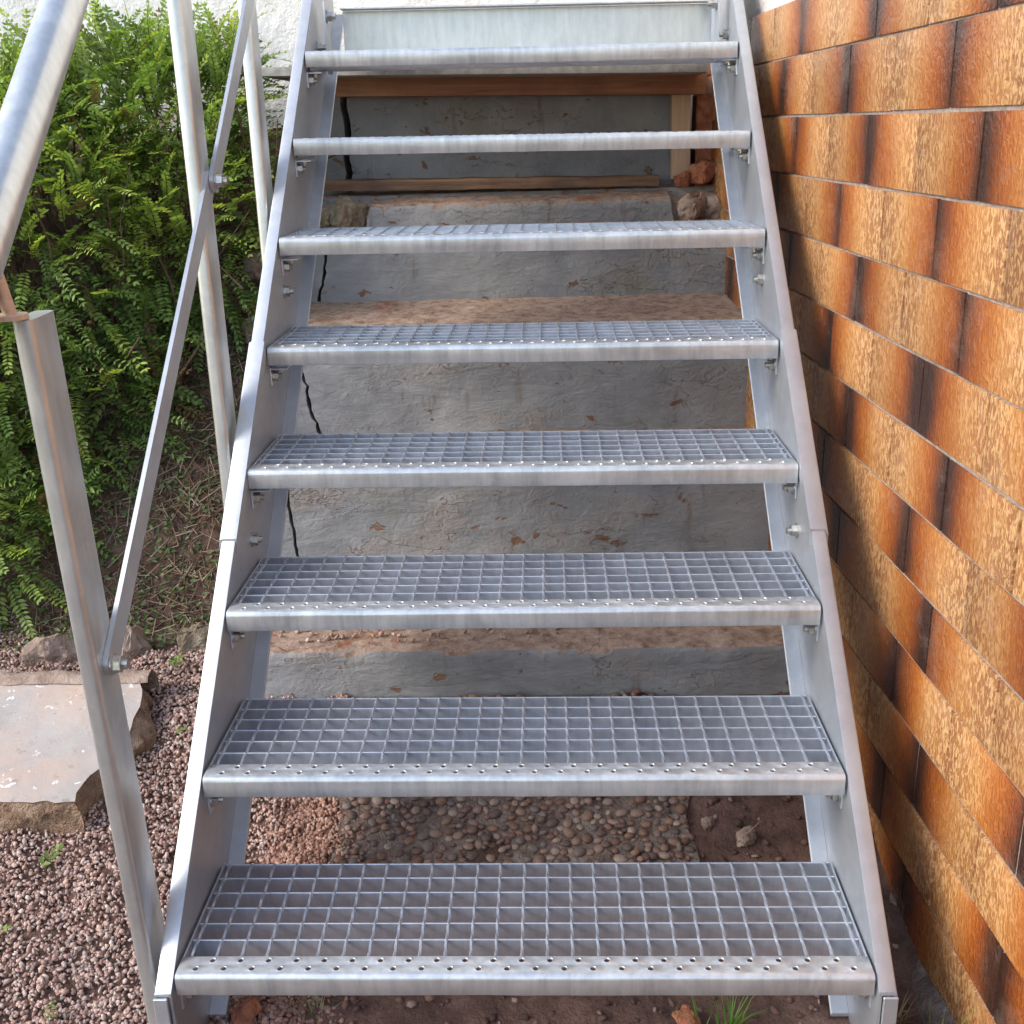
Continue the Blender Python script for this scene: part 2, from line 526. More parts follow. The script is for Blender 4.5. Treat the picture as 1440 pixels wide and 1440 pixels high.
# rough white render above the tiles
def grid_panel(name, x0, x1, z0, z1, step, y, amp, freq, mat, thick=0.1):
    bm = bmesh.new()
    nx_, nz_ = int((x1 - x0) / step) + 1, int((z1 - z0) / step) + 1
    vv = [[bm.verts.new((x0 + (x1 - x0) * i / nx_, 0, z0 + (z1 - z0) * j / nz_)) for j in range(nz_ + 1)] for i in range(nx_ + 1)]
    for row in vv:
        for v in row:
            v.co.y = y + amp * noise.fractal(v.co * freq, 1.0, 2.0, 4)
    fs = [bm.faces.new((vv[i][j], vv[i + 1][j], vv[i + 1][j + 1], vv[i][j + 1])) for i in range(nx_) for j in range(nz_)]
    ret = bmesh.ops.extrude_face_region(bm, geom=fs)
    for e in ret['geom']:
        if isinstance(e, bmesh.types.BMVert): e.co.y = y - thick
    return bm_mesh(bm, name, mat, 60)
link('render_coat', grid_panel('render_coat', -1.35, 2.13, 1.2315 + WZ, 3.0 + WZ, 0.04, -0.004, 0.006, 9, PLASTER, 0.14), twall)
tile_meshes = []
for k in range(4):
    bm = bmesh.new()
    add_box(bm, -0.0984, 0.0984, 0.0, 0.0125, -0.0499, 0.0499)
    top = [e for e in bm.edges if all(v.co.y > 0.01 for v in e.verts)]
    bmesh.ops.bevel(bm, geom=top, offset=0.0011, segments=2, affect='EDGES', profile=0.6)
    for v in bm.verts:
        v.co += 0.0006 * Vector((noise.noise(v.co * 31 + Vector((k * 5, 0, 0))), 0.5 * noise.noise(v.co * 23 + Vector((0, k * 7, 0))), noise.noise(v.co * 37 + Vector((0, 0, k * 3)))))
    tile_meshes.append(bm_mesh(bm, 'tile', TILE, 40))
scl = math.sqrt(1 + WK * WK)
for row in range(13):
    zc = 1.136 - 0.1042 * (row - 0.5) if row else 1.136 + 0.0485
    off = 0.226 if row % 2 == 0 else 0.335
    for n in range(-8, 10):
        d0 = off + 0.2005 * n
        if d0 < -1.12 or d0 > 1.92: continue
        t = link('tile', random.choice(tile_meshes), twall)
        t.location = ((d0 + 0.10025) * scl + random.uniform(-.0006, .0006), 0.001 + random.uniform(-0.0008, 0.0008), zc + WZ + random.uniform(-.0006, .0006))
        ra = random.uniform(-0.003, 0.003)
        t.rotation_euler = (random.uniform(-.004, .004), (0 if n % 2 == 0 else math.pi) + ra, random.uniform(-.004, .004))
        if n % 2: t.location.y += 0.0
        if row == 0: t.scale = (1, 1, 0.95)
# concrete footing below the lowest tiles
bm = bmesh.new()
nn = 70
prev = None
for i in range(nn + 1):
    x = -1.3 + 3.4 * i / nn
    y = x
    nz_ = noise.fractal(Vector((x * 9, 1.3, 0)), 1, 2, 4)
    n2 = noise.fractal(Vector((x * 14, 5.3, 2)), 1, 2, 4)
    zt = -0.108 + WZ + 0.012 * nz_ + 0.05 * float(sstep((x - 0.05) / 0.5))
    o_ = 0.045 + 0.016 * n2
    ring = [bm.verts.new(p) for p in ((x, 0.0135, zt), (x, 0.022 + 0.3 * o_ * .5, zt - 0.008), (x, o_, zt - 0.035), (x, o_ + 0.015, zt - 0.16), (x, -0.1, zt - 0.16))]
    if prev:
        for j in range(4):
            bm.faces.new((prev[j], prev[j + 1], ring[j + 1], ring[j]))
    prev = ring
link('footing', bm_mesh(bm, 'footing', FOOT, 50), twall)

# ------------------------------------------------------------------ white house wall behind
hw = empty('house_wall', (-1.2, 2.16, -0.2))
tag(hw, 'bright white rendered house wall behind the hedge', 'wall')
link('render_coat', grid_panel('house_render', -3.0, 1.72, 0.0, 3.2, 0.06, 0.0, 0.012, 5, PLASTER, -0.25), hw)

# ------------------------------------------------------------------ old concrete steps
steps = empty('concrete_steps', (0, 0.72, 0.0))
tag(steps, 'old cracked concrete steps with flaking grey paint under the metal stair', 'steps')
def rough_block(name, x0f, x1f, y0, y1, z0, z1, res=0.011, amp=0.0022, seed=0, mat=CONC, tilt=0.0, edge=0.005):
    """block with front and top as displaced grids; x0f / x1f give the jagged side outline at height z"""
    bm = bmesh.new()
    W_ = x1f(0.5 * (z0 + z1)) - x0f(0.5 * (z0 + z1))
    nx_ = max(3, int(W_ / res)); nz_ = max(3, int((z1 - z0) / res)); ny_ = max(3, int((y1 - y0) / res))
    path = [(y0, z0 + (z1 - z0) * j / nz_) for j in range(nz_ + 1)] + [(y0 + (y1 - y0) * j / ny_, z1 + tilt * j / ny_) for j in range(1, ny_ + 1)]
    rows = []
    so = Vector((seed * 3.7, seed * 1.3, seed * 2.1))
    for k, (y, z) in enumerate(path):
        row = []
        for i in range(nx_ + 1):
            t = i / nx_
            a, b = x0f(min(z, z1)), x1f(min(z, z1))
            p = Vector((a + (b - a) * t, y, z))
            f = noise.fractal(p * 9 + so, 1, 2, 4)
            f2 = noise.fractal(p * 30 + so, 1, 2, 3)
            if k < nz_: p.y += amp * f + amp * 0.4 * f2
            elif k == nz_:
                c = max(0.0, noise.fractal(p * 16 + so, 1, 2, 4))
                p.y += edge * (0.5 + 1.2 * c); p.z -= edge * (0.4 + 0.9 * c)
            else: p.z += amp * f + amp * 0.4 * f2
            row.append(bm.verts.new(p))
        rows.append(row)
    for k in range(len(rows) - 1):
        for i in range(nx_):
            bm.faces.new((rows[k][i], rows[k][i + 1], rows[k + 1][i + 1], rows[k + 1][i]))
    # sides
    for s in (0, nx_):
        back = [bm.verts.new((rows[k][s].co.x, y1, min(path[k][1], z1))) for k in range(nz_ + 1)]
        for k in range(nz_):
            bm.faces.new((rows[k][s], rows[k + 1][s], back[k + 1], back[k]))
        tops = [rows[k][s] for k in range(nz_, len(rows))]
        bm.faces.new(tops + [back[nz_]]) if len(tops) > 2 else None
    return bm_mesh(bm, name, mat, 50)

def jag(x, seed, amp=0.012, lean=0.0, zref=0.0):
    return lambda z: x + amp * noise.fractal(Vector((seed * 7.7, 0, z * 14)), 1, 2, 5) * 1.5 + 0.25 * amp * noise.noise(Vector((z * 95, seed * 3.3, 1))) + lean * (z - zref)
def const(x): return lambda z: x
ST = dict(A=(0.72, 0.50, -0.10, 0.104, 0.02), B=(1.15, 0.34, 0.09, 0.328, 0.012), C=(1.42, 0.36, 0.30, 0.592, 0.028), D=(1.70, 0.22, 0.58, 0.79, 0.0), E=(1.78, 0.20, 0.74, 0.846, 0.028))
def step(key, name, x0f, x1f, seed, **kw):
    y0, dp, z0, z1, tl = ST[key]
    me = rough_block(name, x0f, x1f, y0, y0 + dp, z0, z1, seed=seed, tilt=tl, **kw)
    o = link(name, me, steps)
    o.location = (0, -0.72, 0)
    return o
tag(step('A', 'step', const(-0.545), const(0.60), 1), 'lowest grey step')
cB = jag(-0.525, 2, 0.010, -0.05, 0.2); cC = jag(-0.522, 3, 0.012, -0.25, 0.42); cD = jag(-0.525, 4, 0.012, 0.15, 0.67)
step('B', 'step', cB, const(0.60), 2)
step('B', 'end_block', const(-0.605), lambda z: cB(z) - 0.006 - 0.007 * abs(noise.noise(Vector((z * 30, 2, 2)))), 12)
step('C', 'step', cC, const(0.60), 3)
step('C', 'end_block', const(-0.61), lambda z: cC(z) - 0.006 - 0.010 * abs(noise.noise(Vector((z * 30, 5, 2)))), 13)
step('D', 'step', cD, const(0.60), 4, edge=0.008)
step('D', 'end_block', const(-0.62), lambda z: cD(z) - 0.006 - 0.012 * abs(noise.noise(Vector((z * 30, 7, 2)))), 14)
step('E', 'step', jag(-0.425, 5, 0.012, 0.55, 0.80), jag(0.375, 6, 0.010, -0.2, 0.80), 5, edge=0.008)
cF = jag(-0.474, 7, 0.006, 0.0, 1.0)
o = link('back_wall', rough_block('back_wall', cF, const(0.43), 1.95, 2.12, 0.80, 1.20, seed=8), steps); o.location = (0, -0.72, 0)
o = link('back_wall', rough_block('back_wall', const(-0.60), lambda z: cF(z) - 0.016, 1.94, 2.12, 0.80, 1.20, seed=9), steps); o.location = (0, -0.72, 0)
o = link('ledge_bed', rough_block('ledge_bed', const(-0.60), const(0.60), 1.87, 2.12, 0.70, 0.868, seed=10, tilt=0.01), steps); o.location = (0, -0.72, 0)

for xa_, xb_, sd_ in ((-0.60, -0.40, 21), (0.365, 0.60, 22)):
    o = link('rubble_core', rough_block('rubble_core', const(xa_), const(xb_), 1.80, 1.90, 0.72, 0.828, seed=sd_, mat=ROCK2, amp=0.014, edge=0.016, tilt=0.03), steps); o.location = (0, -0.72, 0)

def rock_mesh(name, r, seed, mat, sub=3, rx=1, ry=1, rz=1, amp=0.28, flat=0.0):
    """angular broken stone: hull of random points, bevelled and roughened"""
    rg = random.Random(seed)
    bm = bmesh.new()
    for k in range(26):
        d = Vector((rg.gauss(0, 1), rg.gauss(0, 1), rg.gauss(0, 1))).normalized()
        m = max(abs(d.x), abs(d.y), abs(d.z))
        d *= (1 - flat) + flat * (0.85 / m)
        d *= rg.uniform(0.90, 1.05)
        bm.verts.new((d.x * r * rx, d.y * r * ry, d.z * r * rz))
    hull = bmesh.ops.convex_hull(bm, input=bm.verts)
    bmesh.ops.delete(bm, geom=[v for v in bm.verts if not v.link_faces], context='VERTS')
    bmesh.ops.bevel(bm, geom=list(bm.edges), offset=r * 0.07, segments=1, affect='EDGES')
    bmesh.ops.triangulate(bm, faces=bm.faces)
    bmesh.ops.subdivide_edges(bm, edges=bm.edges, cuts=2, use_grid_fill=True)
    for v in bm.verts:
        q = v.co / r
        v.co += v.co.normalized() * r * (0.16 * noise.fractal(q * 2.2 + Vector((seed, 0, 0)), 1, 2, 4) + 0.09 * noise.fractal(q * 7 + Vector((0, seed, 0)), 1, 2, 4))
    return bm_mesh(bm, name, mat, 38)
def rock(name, loc, r, seed, mat, label, cat='stone', group=None, rz=0.0, **kw):
    o = link(name, rock_mesh(name, r, seed, mat, **kw), None, loc, (0, 0, rz))
    return tag(o, label, cat, group)
rock('rubble_stone', (-0.468, 1.80, 0.822), 0.055, 3, ROCK, 'mossy yellowish rubble stone in the broken left end of the upper step', rx=1.15, ry=0.8, rz=0.85, flat=0.5)
rock('rubble_stone', (-0.535, 1.79, 0.80), 0.045, 5, ROCK, 'small dark rubble stone beside the crack at the upper left step end', rx=0.8, ry=0.8, rz=1.0, flat=0.4)
rock('rubble_stone', (0.425, 1.80, 0.815), 0.052, 7, ROCK2, 'grey brown stone set in the broken right end of the upper step', rx=0.95, ry=0.7, rz=0.8, flat=0.6)
rock('rubble_stone', (0.488, 1.80, 0.80), 0.05, 9, ROCK2, 'brown lump of mortar beside the wall at the upper step', rx=0.7, ry=0.8, rz=1.15, flat=0.3)
rock('brick_fragment', (0.462, 1.885, 0.895), 0.042, 11, BRICK, 'broken orange red brick on the ledge by the right stringer', 'brick', rx=1.2, ry=1.0, rz=0.75, flat=0.7)
rock('brick_fragment', (0.41, 1.875, 0.885), 0.025, 12, BRICK, 'small brick crumb at the foot of the pale upright batten', 'brick', rx=1.3, ry=1, rz=0.8, flat=0.5)
bm = bmesh.new(); add_box(bm, -0.03, 0.03, -0.05, 0.05, 0, 0.19, bev=0.004)
o = link('brick_pier', bm_mesh(bm, 'brick_pier', BRICK), None, (0.474, 1.97, 0.905)); tag(o, 'narrow orange brick edge standing between grey wall and right stringer', 'brick')

# ------------------------------------------------------------------ timber and board under the landing
def timber(name, x0, x1, y0, y1, z0, z1, mat, label, rot=(0, 0, 0), bev=0.002, cat='timber'):
    c = Vector(((x0 + x1) / 2, (y0 + y1) / 2, z0))
    o = link(name, box_mesh(name, x0 - c.x, x1 - c.x, y0 - c.y, y1 - c.y, 0, z1 - z0, mat, bev, 2), None, c, rot)
    return tag(o, label, cat)
timber('wooden_beam', -0.488, 0.46, 1.865, 1.935, 1.103, 1.161, WOOD_RED, 'reddish brown planed beam under the grey landing board', (0, math.radians(1.3), 0))
timber('landing_board', -0.64, 0.44, 1.70, 2.10, 1.149, 1.169, BOARD, 'thin grey board forming the landing above the wooden beam', (0, math.radians(1.2), 0), 0.001, 'board')
timber('wooden_batten', 0.379, 0.428, 1.905, 1.943, 0.885, 1.10, WOOD_PALE, 'pale upright wooden batten propping the beam at its right end', (0, math.radians(-0.5), 0))
# weathered plank with an uneven top edge
bm = bmesh.new()
add_box(bm, -0.44, 0.44, -0.03, 0.03, 0, 0.027)
bmesh.ops.subdivide_edges(bm, edges=[e for e in bm.edges if abs(e.verts[0].co.x - e.verts[1].co.x) > 0.5], cuts=40)
for v in bm.verts:
    v.co += Vector((0, 0.004 * noise.fractal(v.co * 12, 1, 2, 3), (0.003 if v.co.z > 0.01 else 0.001) * noise.fractal(v.co * 17 + Vector((3, 0, 0)), 1, 2, 3)))
o = link('wooden_plank', bm_mesh(bm, 'wooden_plank', WOOD_OLD, 40), None, (-0.098, 1.885, 0.876), (0, math.radians(0.7), 0))
tag(o, 'weathered brown plank lying on the ledge of the old steps', 'plank')

# ------------------------------------------------------------------ metal staircase
stair = empty('metal_staircase', (0, 0, -0.17))
tag(stair, 'galvanised steel outdoor staircase with grating treads and left handrail', 'staircase')
SZ = 0.17            # children are given in world z + SZ
TR = [(-0.004, 0.001), (0.189, 0.171), (0.380, 0.3405), (0.578, 0.503), (0.781, 0.667), (0.948, 0.841), (1.145, 1.0125), (1.334, 1.185)]
MS = 0.885
TH = math.atan(MS)
CT, SN = math.cos(TH), math.sin(TH)
UP = Vector((0, CT, SN))
DN = Vector((0, SN, -CT))       # perpendicular to the slope, downwards/backwards
L0 = Vector((0, 0, -0.008))
YT = 1.74                       # upper end of the stringers
def sl_pt(y, v, x):             # point of the stringer at plan position y, v below the top line
    s = (y - v * SN) / CT
    q = L0 + UP * s + DN * v
    return Vector((x, q.y, q.z))
WX = 0.4535
DEPTH = 0.182
def stringer_mesh(s):
    bm = bmesh.new()
    t = 0.004
    y0 = -0.012
    zg = -0.168
    # web outline in the y-z plane, clipped at the ground and at a vertical front
    vb_y = (zg + 0.008 + DEPTH / CT) / MS   # where the lower edge meets the ground
    out = [sl_pt(y0, 0, 0), sl_pt(YT, 0, 0), sl_pt(YT, DEPTH, 0), Vector((0, vb_y, zg)), Vector((0, y0, zg))]
    for xa, xb in ((WX, WX + t),):
        a = [bm.verts.new((s * xa, p.y, p.z)) for p in out]
        b = [bm.verts.new((s * xb, p.y, p.z)) for p in out]
        bm.faces.new(a); bm.faces.new(b[::-1])
        for i in range(len(out)):
            bm.faces.new((a[i], a[(i + 1) % len(out)], b[(i + 1) % len(out)], b[i]))
    # top flange turned outwards with a small lip
    pr = [(WX + 0.0002, 0.0), (WX + 0.0185, 0.0), (WX + 0.0215, 0.0012), (WX + 0.023, 0.0045), (WX + 0.023, 0.02), (WX + 0.020, 0.02), (WX + 0.020, 0.0055), (WX + 0.0185, 0.004), (WX + 0.004, 0.004), (WX + 0.0002, 0.004)]
    r0, r1 = [], []
    for x, v in pr:
        r0.append(bm.verts.new(sl_pt(y0 - 0.001, v - 0.0012, s * x)))
        r1.append(bm.verts.new(sl_pt(YT, v - 0.0012, s * x)))
    n = len(pr)
    for i in range(n):
        bm.faces.new((r0[i], r0[(i + 1) % n], r1[(i + 1) % n], r1[i]))
    bm.faces.new(r0); bm.faces.new(r1[::-1])
    return bm_mesh(bm, 'stringer', SHEET, 25)
def flange_mesh(s):
    # bottom flange turned inwards
    bm = bmesh.new()
    pr = [(WX - 0.0003, DEPTH - 0.004), (WX - 0.0235, DEPTH - 0.004), (WX - 0.025, DEPTH - 0.0025), (WX - 0.025, DEPTH), (WX - 0.0003, DEPTH)]
    ys = (-0.168 + 0.012 + DEPTH / CT) / MS
    r0 = [bm.verts.new(sl_pt(ys, v, s * x)) for x, v in pr]
    r1 = [bm.verts.new(sl_pt(YT, v, s * x)) for x, v in pr]
    n = len(pr)
    for i in range(n):
        bm.faces.new((r0[i], r0[(i + 1) % n], r1[(i + 1) % n], r1[i]))
    bm.faces.new(r0); bm.faces.new(r1[::-1])
    return bm_mesh(bm, 'bottom_flange', SHEET, 25)
def sleeve_mesh(s):
    bm = bmesh.new()
    pr = [(WX - 0.0025, -0.004), (WX + 0.0205, -0.004), (WX + 0.0245, -0.0025), (WX + 0.0262, 0.002), (WX + 0.0262, 0.024), (WX + 0.0238, 0.024), (WX + 0.0238, 0.004), (WX + 0.0215, -0.0015), (WX - 0.0003, -0.0015), (WX - 0.0003, 0.016), (WX - 0.0025, 0.016)]
    r0 = [bm.verts.new(sl_pt(0.482, v, s * x)) for x, v in pr]
    r1 = [bm.verts.new(sl_pt(0.776, v, s * x)) for x, v in pr]
    n = len(pr)
    for i in range(n):
        bm.faces.new((r0[i], r0[(i + 1) % n], r1[(i + 1) % n], r1[i]))
    bm.faces.new(r0); bm.faces.new(r1[::-1])
    return bm_mesh(bm, 'splice_sleeve', SHEET, 25)
def bolt_mesh():
    """hex bolt end with nut and washer, axis +x"""
    bm = bmesh.new()
    X, Y, Z = Vector((1, 0, 0)), Vector((0, 1, 0)), Vector((0, 0, 1))
    sweep(bm, circle(0.0115, 14), (0, 0, 0), (0.002, 0, 0), Y, Z)
    sweep(bm, circle(0.0092, 6), (0.002, 0, 0), (0.010, 0, 0), Y, Z)
    sweep(bm, circle(0.005, 10), (0.010, 0, 0), (0.0165, 0, 0), Y, Z)
    return bm_mesh(bm, 'bolt', BOLT, 30)
BOLT_ME = bolt_mesh()
def clip_mesh():
    """little angle bracket holding the tread to the stringer, axis +x"""
    bm = bmesh.new()
    add_box(bm, 0, 0.003, -0.02, 0.02, -0.016, 0.016, bev=0.0006)
    add_box(bm, 0.003, 0.032, -0.018, 0.018, 0.0125, 0.0155, bev=0.0006)
    return bm_mesh(bm, 'tread_bracket', GALV, 30)
CLIP_ME = clip_mesh()
for s in (-1, 1):
    sg = link('stringer', stringer_mesh(s), stair, (0, 0, SZ))
    sg['label'] = 'left stringer with handrail posts' if s < 0 else 'right stringer beside the tiled wall'
    link('bottom_flange', flange_mesh(s), sg)
    link('splice_sleeve', sleeve_mesh(s), sg)
    # front end cap reaching down to the ground
    bm = bmesh.new()
    xa, xb = WX + 0.0042, WX + 0.023
    add_box(bm, min(s * xa, s * xb), max(s * xa, s * xb), -0.0185, -0.0145, -0.169, -0.0225, bev=0.001)
    add_box(bm, min(s * xb, s * (xb - 0.003)), max(s * xb, s * (xb - 0.003)), -0.0143, 0.12, -0.169, -0.05, bev=0.001)
    link('end_cap', bm_mesh(bm, 'end_cap', SHEET), sg)
    for (y, z) in TR:
        b = link('bolt', BOLT_ME, sg, (s * (WX - 0.0031), y + 0.032, z - 0.053)); b.rotation_euler = (0.4, 0, math.pi if s > 0 else 0)
        c = link('tread_bracket', CLIP_ME, sg, (s * (WX - 0.0001), y + 0.036, z - 0.052)); c.rotation_euler = (0, 0, math.pi if s > 0 else 0)
        b2 = link('bolt', BOLT_ME, sg, (s * (WX - 0.012), y + 0.052, z - 0.0355), (0.2, math.pi / 2, 0)); b2.scale = (0.8, 0.8, 0.8)
    for v, y in ((0.085, 0.575), (0.080, 0.97), (0.085, 1.50)):
        q = sl_pt(y, v, s * (WX - 0.0001))
        b = link('bolt', BOLT_ME, sg, q); b.rotation_euler = (0.2, 0, math.pi if s > 0 else 0); b.scale = (1.1, 1.1, 1.1)

# ---- treads
TD = 0.230
NB = 27
PX = 0.8785 / (NB - 1)
def nosing_mesh():
    bm = bmesh.new()
    hx = 0.4495
    # punched top: two staggered rows of raised holes
    cw = 0.037
    rows = ((0.006, 0.0205, 0.0), (0.0205, 0.036, cw / 2))
    vcache = {}
    def V(x, y, z):
        k = (round(x, 5), round(y, 5), round(z, 5))
        if k not in vcache: vcache[k] = bm.verts.new((x, y, z))
        return vcache[k]
    ncell = int(2 * hx / cw)
    for (ya, yb, sh) in rows:
        x = -hx
        segs = []
        first = (2 * hx - ncell * cw) / 2 + (sh if sh else 0)
        if sh: segs.append((-hx, -hx + first, False))
        else: segs.append((-hx, -hx + first, False))
        cx = -hx + first
        while cx + cw <= hx + 1e-6:
            segs.append((cx, cx + cw, True)); cx += cw
        if cx < hx - 1e-6: segs.append((cx, hx, False))
        for xa, xb, hole in segs:
            if not hole:
                bm.faces.new((V(xa, ya, 0), V(xb, ya, 0), V(xb, yb, 0), V(xa, yb, 0)))
                continue
            mx, my = (xa + xb) / 2, (ya + yb) / 2
            outer = [(xb, my), (xb, yb), (mx, yb), (xa, yb), (xa, my), (xa, ya), (mx, ya), (xb, ya)]
            N8 = 8
            rings = []
            for r, z in ((0.0062, 0.0), (0.0050, 0.0007), (0.0043, 0.0009), (0.0038, 0.0003), (0.0037, -0.0016)):
                rings.append([bm.verts.new((mx + r * math.cos(2 * math.pi * k / N8), my + r * math.sin(2 * math.pi * k / N8), z)) for k in range(N8)])
            ov = [V(a, b, 0) for a, b in outer]
            for k in range(N8):
                bm.faces.new((ov[k], ov[(k + 1) % N8], rings[0][(k + 1) % N8], rings[0][k]))
                for q in range(len(rings) - 1):
                    bm.faces.new((rings[q][k], rings[q][(k + 1) % N8], rings[q + 1][(k + 1) % N8], rings[q + 1][k]))
    # front: rounded edge, vertical face, small return underneath, rear upstand
    prof = [(0.006, 0.0)] + [(0.006 - 0.006 * math.sin(a), -0.008 + 0.008 * math.cos(a)) for a in (math.radians(d) for d in (20, 40, 60, 80, 90))] + [(0.0, -0.030), (0.001, -0.0315), (0.010, -0.0315)]
    for i in range(len(prof) - 1):
        (ya, za), (yb, zb) = prof[i], prof[i + 1]
        nseg = 30
        for k in range(nseg):
            xa = -hx + 2 * hx * k / nseg; xb = -hx + 2 * hx * (k + 1) / nseg
            bm.faces.new((V(xa, ya, za), V(xa, yb, zb), V(xb, yb, zb), V(xb, ya, za)))
    prof2 = [(0.036, 0.0), (0.0372, -0.0012), (0.0372, -0.03)]
    for i in range(2):
        (ya, za), (yb, zb) = prof2[i], prof2[i + 1]
        bm.faces.new((V(hx, ya, za), V(hx, yb, zb), V(-hx, yb, zb), V(-hx, ya, za)))
    # slight unevenness of the dipped sheet
    for v in bm.verts:
        f = noise.fractal(Vector((v.co.x * 14, v.co.z * 30, 0.3)), 1, 2, 3)
        if v.co.y < 0.004: v.co.y += 0.0005 * f
        v.co.z += 0.0003 * f
    return bm_mesh(bm, 'nosing', NOSEM, 40, False)
NOSE = nosing_mesh()
BEAR = box_mesh('bearing_bar', -0.4465, 0.4465, -0.0013, 0.0013, -0.030, -0.0012, GALV, 0.0005)
# twisted square cross rod
bm = bmesh.new()
ln = TD - 0.0385
prev = None
for k in range(25):
    a = math.pi * 2 * 1.5 * k / 24
    ring = [bm.verts.new((0.0024 * math.cos(a + q * math.pi / 2), 0.0378 + ln * k / 24, 0.0024 * math.sin(a + q * math.pi / 2) - 0.0022)) for q in range(4)]
    if prev:
        for q in range(4): bm.faces.new((prev[q], prev[(q + 1) % 4], ring[(q + 1) % 4], ring[q]))
    else: bm.faces.new(ring[::-1])
    prev = ring
bm.faces.new(prev)
ROD = bm_mesh(bm, 'cross_rod', GALV, 60)
SIDE = box_mesh('side_plate', -0.0014, 0.0014, 0.037, TD + 0.001, -0.036, -0.0006, GALV, 0.0005)
ORD = ['lowest', 'second', 'third', 'fourth', 'fifth', 'sixth', 'seventh', 'eighth']
for i, (y, z) in enumerate(TR):
    td = link('tread', NOSE, stair, (0, y, z + SZ))
    td['label'] = ORD[i] + ' tread with its punched nosing'
    # treads hang a hair out of level
    td.rotation_euler = (0, math.radians(random.uniform(0.1, 0.35) + 0.05 * i), 0)
    for k in range(1, 7):
        yy = 0.0372 + (TD - 0.0372) * k / 6
        link('bearing_bar', BEAR, td, (0, yy, random.uniform(-.0004, .0002)), (0, 0, random.uniform(-.0008, .0008)))
    for k in range(NB):
        link('cross_rod', ROD, td, (-0.43925 + PX * k + random.uniform(-.0005, .0005), 0, 0.0002), (0, 0, random.uniform(-.004, .004)))
    for s in (-1, 1):
        link('side_plate', SIDE, td, (s * 0.4482, 0, 0))

# ---- plate closing the top of the flight
bm = bmesh.new()
add_box(bm, -0.416, 0.412, 1.560, 1.564, 1.165, 1.2795, bev=0.001)
add_box(bm, -0.416, 0.412, 1.525, 1.5595, 1.2797, 1.2835, bev=0.001)
tp = link('landing_plate', bm_mesh(bm, 'landing_plate', TUBE), stair, (0, 0, SZ), (0, math.radians(0.6), 0))  # same galvanised steel; warmer colour stands in for a cream reflection
for s in (-1, 1):
    bm = bmesh.new()
    sweep(bm, round_rect(0.05, 0.15, 0.012), (s * 0.4270, 1.50, 1.225), (s * 0.4305, 1.50, 1.225), (0, 1, 0), (0, 0, 1))
    fp = link('fixing_plate', bm_mesh(bm, 'fixing_plate', SHEET), stair, (0, 0, SZ))
    b = link('bolt', BOLT_ME, fp, (s * 0.4268, 1.495, 1.268)); b.rotation_euler = (0, 0, math.pi if s > 0 else 0); b.scale = (1.2, 1.2, 1.2)

# ---- railing on the left
def tube_between(name, p0, p1, prof, mat, xax=None, ang=30):
    p0, p1 = Vector(p0), Vector(p1)
    d = (p1 - p0).normalized()
    xa = Vector(xax) if xax else Vector((1, 0, 0))
    xa = (xa - d * xa.dot(d)).normalized()
    ya = d.cross(xa)
    bm = bmesh.new()
    sweep(bm, prof, p0, p1, xa, ya)
    return bm_mesh(bm, name, mat, ang)
sq = round_rect(0.022, 0.062, 0.0065, 4)
RS = 0.8493
def rail_z(y): return 1.0445 + RS * (y - 0.147)
posts = [((-0.497, 0.053, -0.165), (-0.500, 0.030, 0.852)), ((-0.497, 0.638, 0.36), (-0.499, 0.680, rail_z(0.68) - 0.06)), ((-0.497, 1.058, 0.72), (-0.499, 1.102, rail_z(1.10) - 0.06))]
for i, (a, b) in enumerate(posts):
    p = link('post', tube_between('post', a, b, sq, TUBE), stair, (0, 0, SZ))
    p['label'] = ['front handrail post', 'middle handrail post', 'rear handrail post'][i]
    tx, ty, tz = b
    off = (-0.012, -0.026) if i == 0 else (-0.008, 0)
    bm = bmesh.new()
    X, Y, Z = Vector((1, 0, 0)), Vector((0, 1, 0)), Vector((0, 0, 1))
    sweep(bm, circle(0.018, 20), (tx + off[0], ty + off[1], tz + 0.0003), (tx + off[0], ty + off[1], tz + 0.0055), X, Y)
    sweep(bm, circle(0.0072, 14), (tx + off[0], ty + off[1], tz + 0.0055), (tx + off[0] - 0.008, ty + off[1] - 0.004, rail_z(ty + off[1]) - 0.004), X, Y)
    link('rail_pin', bm_mesh(bm, 'rail_pin', PIN, 40), p)
    # fixing bolt to the stringer side
hy0, hy1 = -0.22, 1.62
hr = link('handrail', tube_between('handrail', (-0.53, hy0, rail_z(hy0)), (-0.53, hy1, rail_z(hy1)), circle(0.0255, 32), TUBE), stair, (0, 0, SZ))
# flat bars between the posts
def flat_bar(p0, p1):
    p0, p1 = Vector(p0), Vector(p1)
    d = (p1 - p0).normalized()
    up = Vector((1, 0, 0)).cross(d)
    bm = bmesh.new()
    pts = []
    hw_ = 0.0175
    for k in range(9):
        a = math.radians(90 + 180 * k / 8)
        pts.append(p0 + d * (hw_ * 0.75 * math.cos(a)) + up * (hw_ * math.sin(a)))
    for k in range(9):
        a = math.radians(-90 + 180 * k / 8)
        pts.append(p1 + d * (hw_ * 0.75 * math.cos(a)) + up * (hw_ * math.sin(a)))
    A = [bm.verts.new(q + Vector((0.003, 0, 0))) for q in pts]
    B = [bm.verts.new(q - Vector((0.003, 0, 0))) for q in pts]
    bm.faces.new(A); bm.faces.new(B[::-1])
    for i in range(len(pts)):
        bm.faces.new((A[i], A[(i + 1) % len(pts)], B[(i + 1) % len(pts)], B[i]))
    return bm_mesh(bm, 'flat_bar', SHEET, 30)
bars = [((-0.4845, 0.040, 0.431), (-0.4845, 0.675, 0.960)), ((-0.4780, 0.672, 0.957), (-0.4780, 1.13, 1.352))]
